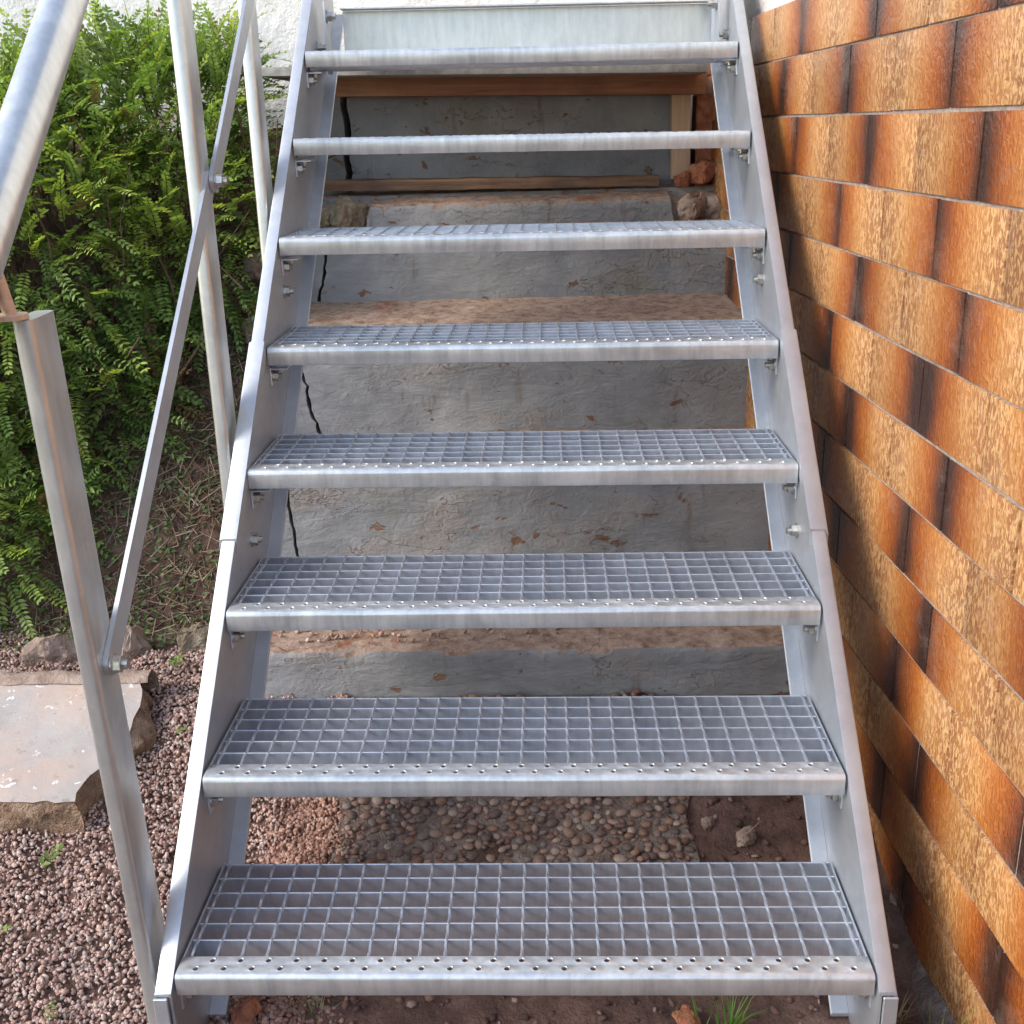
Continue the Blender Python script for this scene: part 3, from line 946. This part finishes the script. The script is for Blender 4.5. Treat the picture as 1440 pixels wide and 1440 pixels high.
for k, (a, b) in enumerate(bars):
    fb = link('flat_bar', flat_bar(a, b), stair, (0, 0, SZ))
    for q in ((a, b) if k == 0 else (b,)):
        link('bolt', BOLT_ME, fb, Vector(q) + Vector((0.0031 if q is a else 0.0097, 0, 0)), (0.3, 0, 0)).scale = (1.15, 1.15, 1.15)

# ------------------------------------------------------------------ gravel, pebbles, stones on the ground
def scatter_stones(name, xs, ys, rmin, rmax, pal, mat, sub, lift=0.25, squash=0.65, sm=False, extra=None, amp=0.35):
    n = len(xs)
    V0, F0 = icos(sub)
    nv, nf = len(V0), len(F0)
    r = rng.uniform(rmin, rmax, n) * rng.uniform(0.75, 1.2, n)
    sc = np.stack([rng.uniform(0.85, 1.45, n), rng.uniform(0.6, 1.05, n), rng.uniform(squash * 0.6, squash * 1.2, n)], -1) * r[:, None]
    jit = 1 + amp * rng.uniform(-1, 1, (n, nv, 1)) * (0.8 if sub == 1 else 0.25)
    P = V0[None] * jit * sc[:, None, :]
    R = rand_rot(n, rng)
    if sm:   # lying flat
        a = rng.uniform(0, 6.283, n)
        R = np.zeros((n, 3, 3)); R[:, 0, 0] = np.cos(a); R[:, 0, 1] = -np.sin(a); R[:, 1, 0] = np.sin(a); R[:, 1, 1] = np.cos(a); R[:, 2, 2] = 1
    P = np.einsum('nij,nvj->nvi', R, P)
    zz = gz_np(xs, ys) + bumps(xs, ys) + lift * r + (extra if extra is not None else 0)
    P += np.stack([xs, ys, zz], -1)[:, None, :]
    F = (F0[None] + (np.arange(n) * nv)[:, None, None]).reshape(-1, 3)
    pal = np.array(pal)
    c = pal[rng.integers(0, len(pal), n)] * rng.uniform(0.8, 1.3, (n, 1))
    C_ = np.repeat(c, nv, axis=0)
    return np_mesh(name, P.reshape(-1, 3), F, mat, C_, sm=sm)
PAL_G = [(0.46, 0.295, 0.235), (0.53, 0.355, 0.285), (0.40, 0.245, 0.195), (0.56, 0.41, 0.345), (0.48, 0.31, 0.25), (0.60, 0.47, 0.40), (0.35, 0.21, 0.165), (0.53, 0.39, 0.33)]
n = 54000
xs = rng.uniform(-1.45, -0.42, n); ys = rng.uniform(-0.15, 1.12, n)
keep = ys < 0.98 + 0.10 * np.sin(xs * 9)
xs, ys = xs[keep], ys[keep]
pile = rng.uniform(0, 0.008, len(xs))
g = link('gravel', scatter_stones('gravel', xs, ys, 0.0024, 0.0048, PAL_G, GRAVEL, 1, 0.2, 0.7, extra=pile)); tag(g, 'pinkish red split gravel spread left of the staircase', 'gravel', kind='stuff')
n = 9000
xs = rng.uniform(-0.44, -0.26, n); ys = rng.uniform(0.02, 0.715, n)
keep = rng.uniform(0, 1, n) < np.clip((-0.25 - xs) / 0.12, 0.05, 1)
g2 = link('gravel', scatter_stones('gravel', xs[keep], ys[keep], 0.0028, 0.0055, [(a * 0.78, b * 0.66, c * 0.6) for a, b, c in PAL_G], GRAVEL, 1, 0.2, 0.7)); tag(g2, 'red gravel heaped under the left side of the treads, shade painted in', 'gravel', kind='stuff')  # palette darkened to paint in the shade below the treads
# gravel that rolled onto the lowest concrete step
n = 420
xs = -0.52 + 0.62 * rng.uniform(0, 1, n) ** 1.7; ys = rng.uniform(0.75, 1.13, n)
me = scatter_stones('gravel', xs, ys, 0.003, 0.006, PAL_G, GRAVEL, 1, 0.3, 0.7, extra=(0.108 + 0.02 * (ys - 0.72) / 0.5) - (gz_np(xs, ys) + bumps(xs, ys)))
tag(link('gravel', me), 'scattered gravel lying on the lowest old step', 'gravel', kind='stuff')
# stones and clods in the bare soil on the right
n = 900
xs = rng.uniform(-0.28, 0.56, n); ys = rng.uniform(-0.1, 0.71, n)
tag(link('soil_crumbs', scatter_stones('soil_crumbs', xs, ys, 0.002, 0.008, [(0.15, 0.08, 0.06), (0.20, 0.11, 0.085), (0.10, 0.06, 0.045), (0.28, 0.2, 0.16)], GRAVEL, 1, 0.2, 0.8)), 'crumbs of red brown soil and grit under the treads', 'soil', kind='stuff')

# pebble-faced path slab between the stringers
pp = empty('pebble_path', (0, 0.5, -0.1))
tag(pp, 'washed pebble concrete strip in front of the old steps', 'path')
def path_z(x, y): return float(gz_np(np.array(x), np.array(y))) + 0.006
bm = bmesh.new()
gxx = np.linspace(-0.32, 0.275, 18); gyy = np.linspace(0.30, 0.716, 16)
vv = [[bm.verts.new((x + (0.02 * noise.noise(Vector((x * 9, y * 11, 0))) if i in (0, 17) else 0), y - 0.5, path_z(x, y) + 0.1)) for y in gyy] for i, x in enumerate(gxx)]
for i in range(17):
    for j in range(15): bm.faces.new((vv[i][j], vv[i + 1][j], vv[i + 1][j + 1], vv[i][j + 1]))
link('cement_bed', bm_mesh(bm, 'cement_bed', FOOT, 60), pp)
pts_ = []
tries = 0
while len(pts_) < 1000 and tries < 40000:
    tries += 1
    x, y = random.uniform(-0.31, 0.265), random.uniform(0.31, 0.71)
    r = random.choice((0.0055, 0.007, 0.009, 0.011))
    ok = True
    for (a, b, q) in pts_:
        if abs(a - x) < 0.024 and abs(b - y) < 0.024 and (a - x) ** 2 + (b - y) ** 2 < (0.86 * (q + r)) ** 2:
            ok = False; break
    if ok: pts_.append((x, y, r))
PAL_P = [(0.25, 0.155, 0.115), (0.19, 0.11, 0.08), (0.30, 0.20, 0.15), (0.36, 0.27, 0.21), (0.22, 0.115, 0.08), (0.15, 0.10, 0.08), (0.20, 0.155, 0.13), (0.27, 0.16, 0.105)]
order = sorted(pts_, key=lambda q: -q[2] + (0 if q[1] < 0.53 else 0.02))
near, rest = order[:290], order[290:]
pm = []
for k in range(8):
    V0, F0 = icos(2)
    P = np.array([[v[0] * (1 + 0.12 * noise.noise(Vector(v.tolist()) + Vector((k * 3, 0, 0)))) * 1.15, v[1] * (1 + 0.12 * noise.noise(Vector(v.tolist()) * 1.2 + Vector((0, k * 3, 0)))) * 0.9, v[2] * 0.55] for v in V0])
    pm.append(np_mesh('pebble', P, F0, PEBBLE, np.tile(np.array(PAL_P[k]), (len(P), 1)), sm=True))
for (x, y, r) in near:
    o = link('pebble', random.choice(pm), pp, (x, y - 0.5, path_z(x, y) + 0.1 + 0.02 * r), (random.uniform(-.2, .2), random.uniform(-.2, .2), random.uniform(0, 6.28)))
    o.scale = (r, r, r)
rx_, ry_ = np.array([q[0] for q in rest]), np.array([q[1] for q in rest])
me = scatter_stones('pebble_fill', rx_, ry_, 0.005, 0.009, PAL_P, PEBBLE, 2, 0.08, 0.6, sm=True, extra=0.006, amp=0.15)
me.transform(Matrix.Translation((0, -0.5, 0.1)))
o = link('pebble_fill', me, pp); o['kind'] = 'stuff'

# ---- broken slab on the left
def slab():
    t = empty('stone_slab', (-0.9, 0.57, 0.0))
    tag(t, 'thick grey painted concrete slab with broken edge lying on the gravel', 'slab')
    out = [(-1.75, 0.735), (-1.3, 0.728), (-1.0, 0.722), (-0.85, 0.715), (-0.745, 0.705), (-0.722, 0.682), (-0.718, 0.64), (-0.716, 0.592), (-0.728, 0.54), (-0.738, 0.491), (-0.757, 0.462), (-0.765, 0.44), (-0.762, 0.422), (-0.79, 0.416), (-0.83, 0.42), (-0.89, 0.423), (-1.1, 0.43), (-1.4, 0.45), (-1.75, 0.46)]
    pts = []
    for i in range(len(out)):
        a, b = Vector(out[i]), Vector(out[(i + 1) % len(out)])
        m = max(1, int((b - a).length / 0.012))
        if i == len(out) - 1: m = 2
        for k in range(m):
            q = a + (b - a) * (k / m)
            nz_ = noise.fractal(Vector((q.x * 24, q.y * 24, 1)), 1, 2, 4)
            pts.append(Vector((q.x + 0.010 * nz_, q.y + 0.008 * noise.fractal(Vector((q.x * 30, q.y * 30, 7)), 1, 2, 4))))
    def top_z(x, y): return 0.0216 + 0.264 * (y - 0.57)
    c = Vector((-1.2, 0.575))
    bm = bmesh.new()
    rings = []
    for inset, dz in ((0.0, 0.0), (0.004, -0.004), (-0.012, -0.02), (-0.018, -0.045), (0.0, -0.085)):
        ring = []
        for k, q in enumerate(pts):
            d = (q - c).normalized()
            w = noise.fractal(Vector((q.x * 16, q.y * 16, dz * 60)), 1, 2, 4)
            w2 = noise.fractal(Vector((q.x * 50, q.y * 50, dz * 90)), 1, 2, 3)
            e = -inset * (1 + 0.9 * w) + (0.008 * w + 0.003 * w2 if dz < -0.01 else 0)
            p2 = q + d * e
            ring.append(bm.verts.new((p2.x + 0.9, p2.y - 0.57, top_z(p2.x, p2.y) + dz * (1 + 0.2 * w) + (0.0015 * w if dz == 0 else 0))))
        rings.append(ring)
    n_ = len(pts)
    f = bm.faces.new(rings[0])
    for a, b in zip(rings[:-1], rings[1:]):
        for k in range(n_):
            bm.faces.new((a[k], b[k], b[(k + 1) % n_], a[(k + 1) % n_])).material_index = 1
    bmesh.ops.triangulate(bm, faces=[f])
    o = link('slab_body', bm_mesh(bm, 'slab_body', [SLABTOP, SLABSIDE], 40), t)
    # rough mortar strip along the far edge
    bm = bmesh.new()
    prev = None
    for i in range(60):
        x = -1.5 + 0.78 * i / 59
        nz_ = noise.fractal(Vector((x * 20, 3, 0)), 1, 2, 4); n2 = noise.fractal(Vector((x * 24, 9, 0)), 1, 2, 4)
        y0 = 0.695 + 0.004 * n2
        zz = top_z(x, 0.7)
        ring = [bm.verts.new((x + 0.9, y - 0.57, z)) for y, z in ((y0, zz + 0.001), (y0 + 0.006, zz + 0.010 + 0.004 * nz_), (y0 + 0.03, zz + 0.013 + 0.005 * n2), (y0 + 0.05 + 0.01 * nz_, zz - 0.01), (y0 + 0.055, zz - 0.09))]
        if prev:
            for j in range(4): bm.faces.new((prev[j], ring[j], ring[j + 1], prev[j + 1]))
        prev = ring
    link('mortar_strip', bm_mesh(bm, 'mortar_strip', ROCK2, 60), t)
slab()
rock('edging_stone', (-0.835, 0.905, 0.028), 0.052, 21, ROCK2, 'squarish brown edging stone behind the slab beside the front post', group=None, rx=0.95, ry=0.7, rz=0.72, flat=0.8)
rock('edging_stone', (-0.700, 0.925, 0.020), 0.05, 22, ROCK, 'flat pale edging stone touching the left stringer', rx=1.1, ry=0.6, rz=0.5, flat=0.75)
rock('edging_stone', (-0.985, 0.885, 0.012), 0.062, 23, ROCK2, 'half buried curved edging stone under the hedge', rx=1.2, ry=0.5, rz=0.42, flat=0.5)
rock('edging_stone', (-0.675, 1.60, 0.56), 0.055, 25, ROCK2, 'brown fieldstone on the bank beside the left stringer', rx=1, ry=0.8, rz=0.8, flat=0.5)
rock('edging_stone', (-0.70, 1.75, 0.70), 0.05, 26, ROCK2, 'smaller dark fieldstone high on the bank', rx=1, ry=0.8, rz=0.8, flat=0.5)
rock('soil_clod', (0.36, 0.40, -0.085), 0.018, 31, ROCK2, 'angular brown clod in the soil under the second tread', 'clod', rx=1.3, ry=0.8, rz=0.6, flat=0.6)
rock('soil_clod', (0.30, 0.43, -0.078), 0.012, 32, ROCK2, 'brown clod of earth next to the larger angular clod', 'clod', rx=1.2, ry=1, rz=0.7, flat=0.4)
rock('soil_clod', (-0.40, 0.10, -0.16), 0.022, 33, BRICK, 'round red clod in the gravel under the lowest tread', 'clod', rx=1.2, ry=1, rz=0.8, flat=0.3)
rock('soil_clod', (0.23, 0.085, -0.163), 0.02, 34, BRICK, 'red clod in front of the lowest tread near the grass', 'clod', rx=0.9, ry=1.4, rz=0.8, flat=0.4)

# ------------------------------------------------------------------ hedge
def leaf_template():
    # one leaf along +x, folded along the midrib, unit length
    V = np.array([(0, 0, 0), (0.30, 0.21, 0.05), (0.62, 0.20, 0.05), (1.0, 0, 0.02), (0.62, -0.20, 0.05), (0.30, -0.21, 0.05), (0.45, 0, -0.02)], np.float32)
    F = np.array([(0, 6, 1), (1, 6, 2), (2, 6, 3), (3, 6, 4), (4, 6, 5), (5, 6, 0)], np.int32)
    return V, F
LV, LF = leaf_template()
def frames(d, up):
    d = d / np.linalg.norm(d, axis=-1, keepdims=True)
    s = np.cross(up, d); s /= np.linalg.norm(s, axis=-1, keepdims=True) + 1e-9
    u = np.cross(d, s)
    return d, s, u
def spray(length, npair, rg, leaf=0.019, droop=0.4):
    """one leafy shoot at the origin along +x, leaves in opposite pairs; returns V, F, and leaf order 0..1"""
    Vs, Fs, T = [], [], []
    off = 0
    # stem
    nseg = 6
    def stem(t): return np.array([length * t, 0.0, -droop * length * t * t])
    rad = 0.0011
    prev = None
    for k in range(nseg + 1):
        c = stem(k / nseg); r = rad * (1 - 0.6 * k / nseg)
        ring = np.array([c + (0, r, 0), c + (0, -r * 0.5, r * 0.87), c + (0, -r * 0.5, -r * 0.87)])
        Vs.append(ring); T += [-1] * 3
        if k:
            a, b = off - 3, off
            for q in range(3):
                q2 = (q + 1) % 3
                Fs += [(a + q, a + q2, b + q2), (a + q, b + q2, b + q)]
        off += 3
    for k in range(npair):
        t = 0.08 + 0.9 * (k + 0.5) / npair
        c = stem(t)
        sz = leaf * (1.05 - 0.45 * abs(t - 0.45)) * rg.uniform(0.8, 1.15)
        for s in ((1, -1) if k < npair - 1 else (1, -1, 0)):
            ang = math.radians(rg.uniform(42, 66)) * s
            lift = rg.uniform(-0.15, 0.35)
            d = np.array([math.cos(ang), math.sin(ang), lift - droop * t]); 
            d, sd, u = frames(d[None], np.array([[rg.uniform(-.3, .3), rg.uniform(-.3, .3), 1.0]]))
            R = np.stack([d[0], sd[0], u[0]], 0)
            Vs.append((LV * sz) @ R + c)
            Fs += [tuple(f + off) for f in LF]
            T += [t] * len(LV)
            off += len(LV)
    return np.concatenate(Vs).astype(np.float32), np.array(Fs, np.int32), np.array(T)
SPR = [spray(rng.uniform(0.10, 0.19), int(rng.integers(9, 14)), rng, rng.uniform(0.015, 0.022), rng.uniform(0.1, 0.6)) for _ in range(10)]
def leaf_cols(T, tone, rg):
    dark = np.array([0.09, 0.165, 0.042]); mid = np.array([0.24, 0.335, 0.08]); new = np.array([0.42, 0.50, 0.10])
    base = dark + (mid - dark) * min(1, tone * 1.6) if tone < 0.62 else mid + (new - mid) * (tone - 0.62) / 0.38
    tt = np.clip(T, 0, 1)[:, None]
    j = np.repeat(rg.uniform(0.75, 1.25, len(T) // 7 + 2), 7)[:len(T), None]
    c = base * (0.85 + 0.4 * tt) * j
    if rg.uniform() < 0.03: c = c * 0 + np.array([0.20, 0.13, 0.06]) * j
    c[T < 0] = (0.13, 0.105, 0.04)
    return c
hedge = empty('hedge', (-1.25, 1.55, 0.1))
tag(hedge, 'dense green privet hedge with bright young shoots left of the handrail', 'hedge')
ELL = [((-1.38, 1.28, 0.14), (0.42, 0.28, 0.36)), ((-1.27, 1.62, 0.72), (0.46, 0.38, 0.50)), ((-0.98, 1.83, 0.93), (0.33, 0.26, 0.33)), ((-1.72, 1.50, 0.55), (0.50, 0.45, 0.66)), ((-1.18, 1.42, 0.42), (0.30, 0.24, 0.30)), ((-0.82, 1.66, 0.78), (0.17, 0.16, 0.25)), ((-0.80, 1.85, 0.95), (0.14, 0.14, 0.25)), ((-0.78, 1.92, 1.08), (0.17, 0.12, 0.17)), ((-2.1, 1.4, 0.4), (0.5, 0.5, 0.75))]
def inside(p, k, f=1.0):
    c, r = ELL[k]
    return sum(((p[i] - c[i]) / (r[i] * f)) ** 2 for i in range(3)) < 1
allV, allF, allC = [], [], []
off = 0
front = []
cnt = 0
wts = np.array([c[1][0] * c[1][2] for c in ELL]); wts /= wts.sum()
HL = Vector((-1.25, 1.55, 0.1))
Ntar = 6900
while cnt < Ntar:
    k = int(rng.choice(len(ELL), p=wts))
    c, r = ELL[k]
    d = rng.normal(size=3); d /= np.linalg.norm(d)
    if d[1] > 0.55 and rng.uniform() < 0.8: continue
    lump = 1 + 0.10 * noise.noise(Vector((d * 2.7).tolist()) + Vector((k * 3.1, 0, 0)))
    s = rng.uniform(0.74, 1.0) * lump
    p = np.array([c[i] + d[i] * r[i] * s for i in range(3)])
    if any(inside(p, j, 0.72) for j in range(len(ELL)) if j != k): continue
    if p[2] < gz(p[0], p[1]) + 0.02 or p[1] > 2.1 or p[0] > (-0.71 if p[2] > 0.62 else -0.84): continue
    out = d * np.array([1 / r[0], 1 / r[1], 1 / r[2]]); out /= np.linalg.norm(out)
    dirv = out * rng.uniform(0.5, 1.0) + np.array([rng.normal() * 0.55, rng.normal() * 0.35, rng.normal() * 0.45 + (0.30 if p[2] > 0.75 else -0.15)])
    V0, F0, T = SPR[int(rng.integers(len(SPR)))]
    dd, ss_, uu = frames(dirv[None], np.array([[0.0, -0.25, 1.0]]) + rng.normal(size=(1, 3)) * 0.25)
    R = np.stack([dd[0], ss_[0], uu[0]], 0)
    scl_ = rng.uniform(0.7, 1.15)
    pn = noise.noise(Vector(p.tolist()) * 4.0)
    tone = 0.30 + 0.30 * pn + rng.normal() * 0.16 + (0.22 if p[2] > 0.75 else 0) + (s / lump - 0.87) * 0.9  # lighter leaf colour high up paints in sun on the hedge top
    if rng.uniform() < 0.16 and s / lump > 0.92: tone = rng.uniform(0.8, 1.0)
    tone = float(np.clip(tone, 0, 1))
    if s / lump > 0.93 and d[1] < 0.1 and -1.5 < p[0] < -0.5 and len(front) < 260 and rng.uniform() < 0.55:
        front.append((p, R, scl_, tone)); cnt += 1
        continue
    allV.append((V0 * scl_) @ R + p); allF.append(F0 + off); off += len(V0)
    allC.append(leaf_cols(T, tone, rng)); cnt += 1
me = np_mesh('foliage', np.concatenate(allV) - np.array(HL[:]), np.concatenate(allF), LEAF, np.concatenate(allC))
fo = link('foliage', me, hedge); fo['kind'] = 'stuff'
tones = np.linspace(0.1, 1.0, 6)
fm = []
for t_ in tones:
    row = []
    for k in range(4):
        V0, F0, T = SPR[k]
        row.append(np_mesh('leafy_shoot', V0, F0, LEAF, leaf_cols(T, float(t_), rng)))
    fm.append(row)
for (p, R, sc_, tone) in front:
    o = link('leafy_shoot', fm[int(np.argmin(abs(tones - tone)))][random.randrange(4)], hedge)
    m = Matrix(R.T.tolist()).to_4x4()
    o.matrix_local = Matrix.Translation(Vector(p.tolist()) - HL) @ m @ Matrix.Scale(sc_, 4)
# long upright shoots that stand out above the hedge
for k in range(26):
    x = random.uniform(-1.5, -0.72); y = random.uniform(1.6, 1.95)
    z = 1.10 + random.uniform(-0.05, 0.1)
    o = link('leafy_shoot', fm[random.choice((2, 3, 4, 4, 5))][random.randrange(4)], hedge)
    dirv = np.array([[random.uniform(-.35, .35), random.uniform(-.5, .1), 1.0]])
    dd, ss_, uu = frames(dirv, np.array([[0.3, -1.0, 0.0]]))
    m = Matrix(np.stack([dd[0], ss_[0], uu[0]], 0).T.tolist()).to_4x4()
    o.matrix_local = Matrix.Translation(Vector((x, y, z)) - HL) @ m @ Matrix.Scale(random.uniform(0.7, 1.1), 4)
# branches inside
def stick_mesh(name, segs, mat, col):
    """segs: list of (p0, p1, r0, r1)"""
    n_ = len(segs)
    V = np.zeros((n_, 8, 3)); 
    F0 = np.array([(0, 1, 5, 4), (1, 2, 6, 5), (2, 3, 7, 6), (3, 0, 4, 7)])
    for i, (a, b, ra, rb) in enumerate(segs):
        a, b = np.array(a), np.array(b)
        d = (b - a)[None]
        _, s, u = frames(d, np.array([[0.13, 0.3, 0.9]]))
        for q, (cs, sn) in enumerate(((1, 0), (0, 1), (-1, 0), (0, -1))):
            V[i, q] = a + ra * (cs * s[0] + sn * u[0]); V[i, 4 + q] = b + rb * (cs * s[0] + sn * u[0])
    F = (F0[None] + (np.arange(n_) * 8)[:, None, None]).reshape(-1, 4)
    return np_mesh(name, V.reshape(-1, 3), F, mat, np.repeat(np.asarray(col), 8, axis=0), sm=True)
segs, cols = [], []
for k in range(150):
    bx_, by_ = random.uniform(-1.75, -0.85), random.uniform(1.35, 1.9)
    p = np.array([bx_, by_, gz(bx_, by_) - 0.01])
    d = np.array([random.uniform(-.5, .5), random.uniform(-.6, .3), 1.0])
    r = random.uniform(0.003, 0.008)
    for q in range(5):
        d = d + rng.normal(size=3) * 0.25; d /= np.linalg.norm(d)
        p2 = p + d * random.uniform(0.07, 0.14)
        segs.append((p - np.array(HL[:]), p2 - np.array(HL[:]), r, r * 0.8)); cols.append(np.array((0.15, 0.095, 0.06)) * random.uniform(0.6, 1.3))
        p, r = p2, r * 0.8
br = link('branches', stick_mesh('branches', segs, TWIG, cols), hedge); br['kind'] = 'stuff'

# ------------------------------------------------------------------ litter on the bank
segs, cols = [], []
for k in range(3600):
    y = random.uniform(0.98, 1.95); x = random.uniform(-1.12, -0.60)
    z = gz(x, y) + random.uniform(0.002, 0.02)
    a = random.uniform(0, math.pi); L_ = random.uniform(0.015, 0.07) * (1.8 if random.random() < 0.08 else 1)
    d = np.array([math.cos(a), math.sin(a) * 0.75, random.uniform(-.1, .25) + math.sin(a) * 0.6]) * L_ / 2
    c = np.array([x, y, z])
    r = random.uniform(0.0007, 0.0020)
    segs.append((c - d, c + d, r, r * 0.7)); cols.append(np.array(random.choice(((0.30, 0.21, 0.135), (0.20, 0.12, 0.075), (0.14, 0.08, 0.055), (0.38, 0.29, 0.2)))) * random.uniform(0.6, 1.2))
tag(link('dry_twigs', stick_mesh('dry_twigs', segs, TWIG, cols)), 'dry brown twigs and clippings covering the bank beside the steps', 'twigs', kind='stuff')
Vs, Fs, Cs = [], [], []
off = 0
for k in range(7500):
    y = random.uniform(0.93, 1.9); x = random.uniform(-1.2, -0.60)
    if y < 1.0 and random.random() < 0.5: continue
    z = gz(x, y) + random.uniform(0.002, 0.018)
    d = rng.normal(size=3); d[2] = d[2] * 0.3 + d[1] * 0.5
    dd, s, u = frames(d[None], np.array([[0, -0.5, 0.8]]) + rng.normal(size=(1, 3)) * 0.4)
    R = np.stack([dd[0], s[0], u[0]], 0)
    Vs.append((LV * random.uniform(0.010, 0.019)) @ R + np.array([x, y, z])); Fs.append(LF + off); off += 7
    c = random.choice(((0.11, 0.18, 0.06), (0.08, 0.13, 0.04), (0.17, 0.23, 0.085), (0.16, 0.11, 0.06)))
    Cs.append(np.tile(np.array(c) * random.uniform(0.7, 1.25), (7, 1)))
tag(link('leaf_litter', np_mesh('leaf_litter', np.concatenate(Vs), np.concatenate(Fs), LEAF, np.concatenate(Cs))), 'fallen green and brown leaflets strewn over the bank', 'leaves', kind='stuff')

# small sprigs lying on the gravel
def sprig(loc, rz, sc_, tone, label):
    V0, F0, T = spray(0.07, 4, rng, 0.022, 0.1)
    o = link('fallen_sprig', np_mesh('fallen_sprig', V0, F0, LEAF, leaf_cols(T, tone, rng)), None, loc, (random.uniform(-.3, .3), -0.15, rz))
    o.scale = (sc_,) * 3
    tag(o, label, 'sprig', 'cut sprigs on the gravel')
def onz(x, y): return (x, y, gz(x, y) + 0.022)
sprig(onz(-0.80, 0.34), 1.2, 0.8, 0.5, 'green leafy sprig on the gravel in front of the slab')
sprig(onz(-0.86, 0.30), 2.9, 0.7, 0.45, 'duller sprig with a yellow leaf left of the larger sprig')
sprig(onz(-0.845, 0.215), 0.5, 0.65, 0.6, 'yellowish sprig at the left edge of the gravel')
sprig(onz(-0.685, 0.115), 5.0, 0.6, 0.45, 'small sprig on the gravel nearest the front')
sprig(onz(-0.71, 0.80), 1.6, 0.8, 0.42, 'green sprig on the gravel behind the slab near the left stringer')
sprig(onz(-0.645, 0.60), 1.0, 0.4, 0.4, 'tiny sprig between the slab and the left stringer')

# ------------------------------------------------------------------ grass tufts
def tuft(loc, nblade, h, spread, label, dry=0.0, lean=(0, 0)):
    V, F, C_ = [], [], []
    off = 0
    for k in range(nblade):
        a = random.uniform(0, 6.283); r = random.uniform(0, spread * 0.4)
        b = np.array([r * math.cos(a), r * math.sin(a), 0])
        hh = h * random.uniform(0.5, 1.1)
        out = np.array([math.cos(a) * random.uniform(0.2, 0.9) + lean[0], math.sin(a) * random.uniform(0.2, 0.9) + lean[1], 0]) * spread
        w = random.uniform(0.0012, 0.0022)
        sd = np.array([-math.sin(a), math.cos(a), 0]) * w
        pts = []
        for t in (0, 0.35, 0.7, 1.0):
            c = b + out * t * t + np.array([0, 0, hh * (t - 0.25 * t * t)])
            pts.append((c - sd * (1 - t * 0.95), c + sd * (1 - t * 0.95)))
        for q in pts: V += [q[0], q[1]]
        for q in range(3): F.append((off + 2 * q, off + 2 * q + 1, off + 2 * q + 3, off + 2 * q + 2))
        off += 8
        c = np.array((0.30, 0.26, 0.13)) if random.random() < dry else np.array((0.13, 0.26, 0.045))
        C_.append(np.tile(c * random.uniform(0.7, 1.3), (8, 1)))
    o = link('grass_tuft', np_mesh('grass_tuft', np.array(V), np.array(F), GRASS, np.concatenate(C_)), None, loc)
    tag(o, label, 'grass', 'grass tufts at the foot of the stair')
def gp(x, y): return (x, y, gz(x, y) - 0.003)
tuft(gp(0.285, 0.075), 26, 0.10, 0.06, 'green grass tuft in front of the lowest tread')
tuft(gp(0.245, 0.06), 12, 0.06, 0.06, 'short grass tuft left of the taller tuft')
tuft(gp(0.515, 0.085), 16, 0.045, 0.05, 'straw coloured grass tuft by the foot of the right stringer', 0.9)
tuft(gp(0.535, -0.02), 5, 0.20, 0.05, 'few tall green blades against the lower tiles', 0.0, (0.4, 0.2))
tuft(gp(-0.30, 0.10), 14, 0.05, 0.07, 'yellowing grass tuft under the left end of the lowest tread', 0.6)
tuft(gp(-0.86, 0.12), 8, 0.05, 0.05, 'sparse weed at the left edge of the gravel', 0.2)

# ------------------------------------------------------------------ render settings
scene.render.engine = 'CYCLES'
scene.render.resolution_x = 1024
scene.render.resolution_y = 1024
scene.cycles.max_bounces = 5
scene.cycles.diffuse_bounces = 3
scene.cycles.glossy_bounces = 3
scene.cycles.transmission_bounces = 2
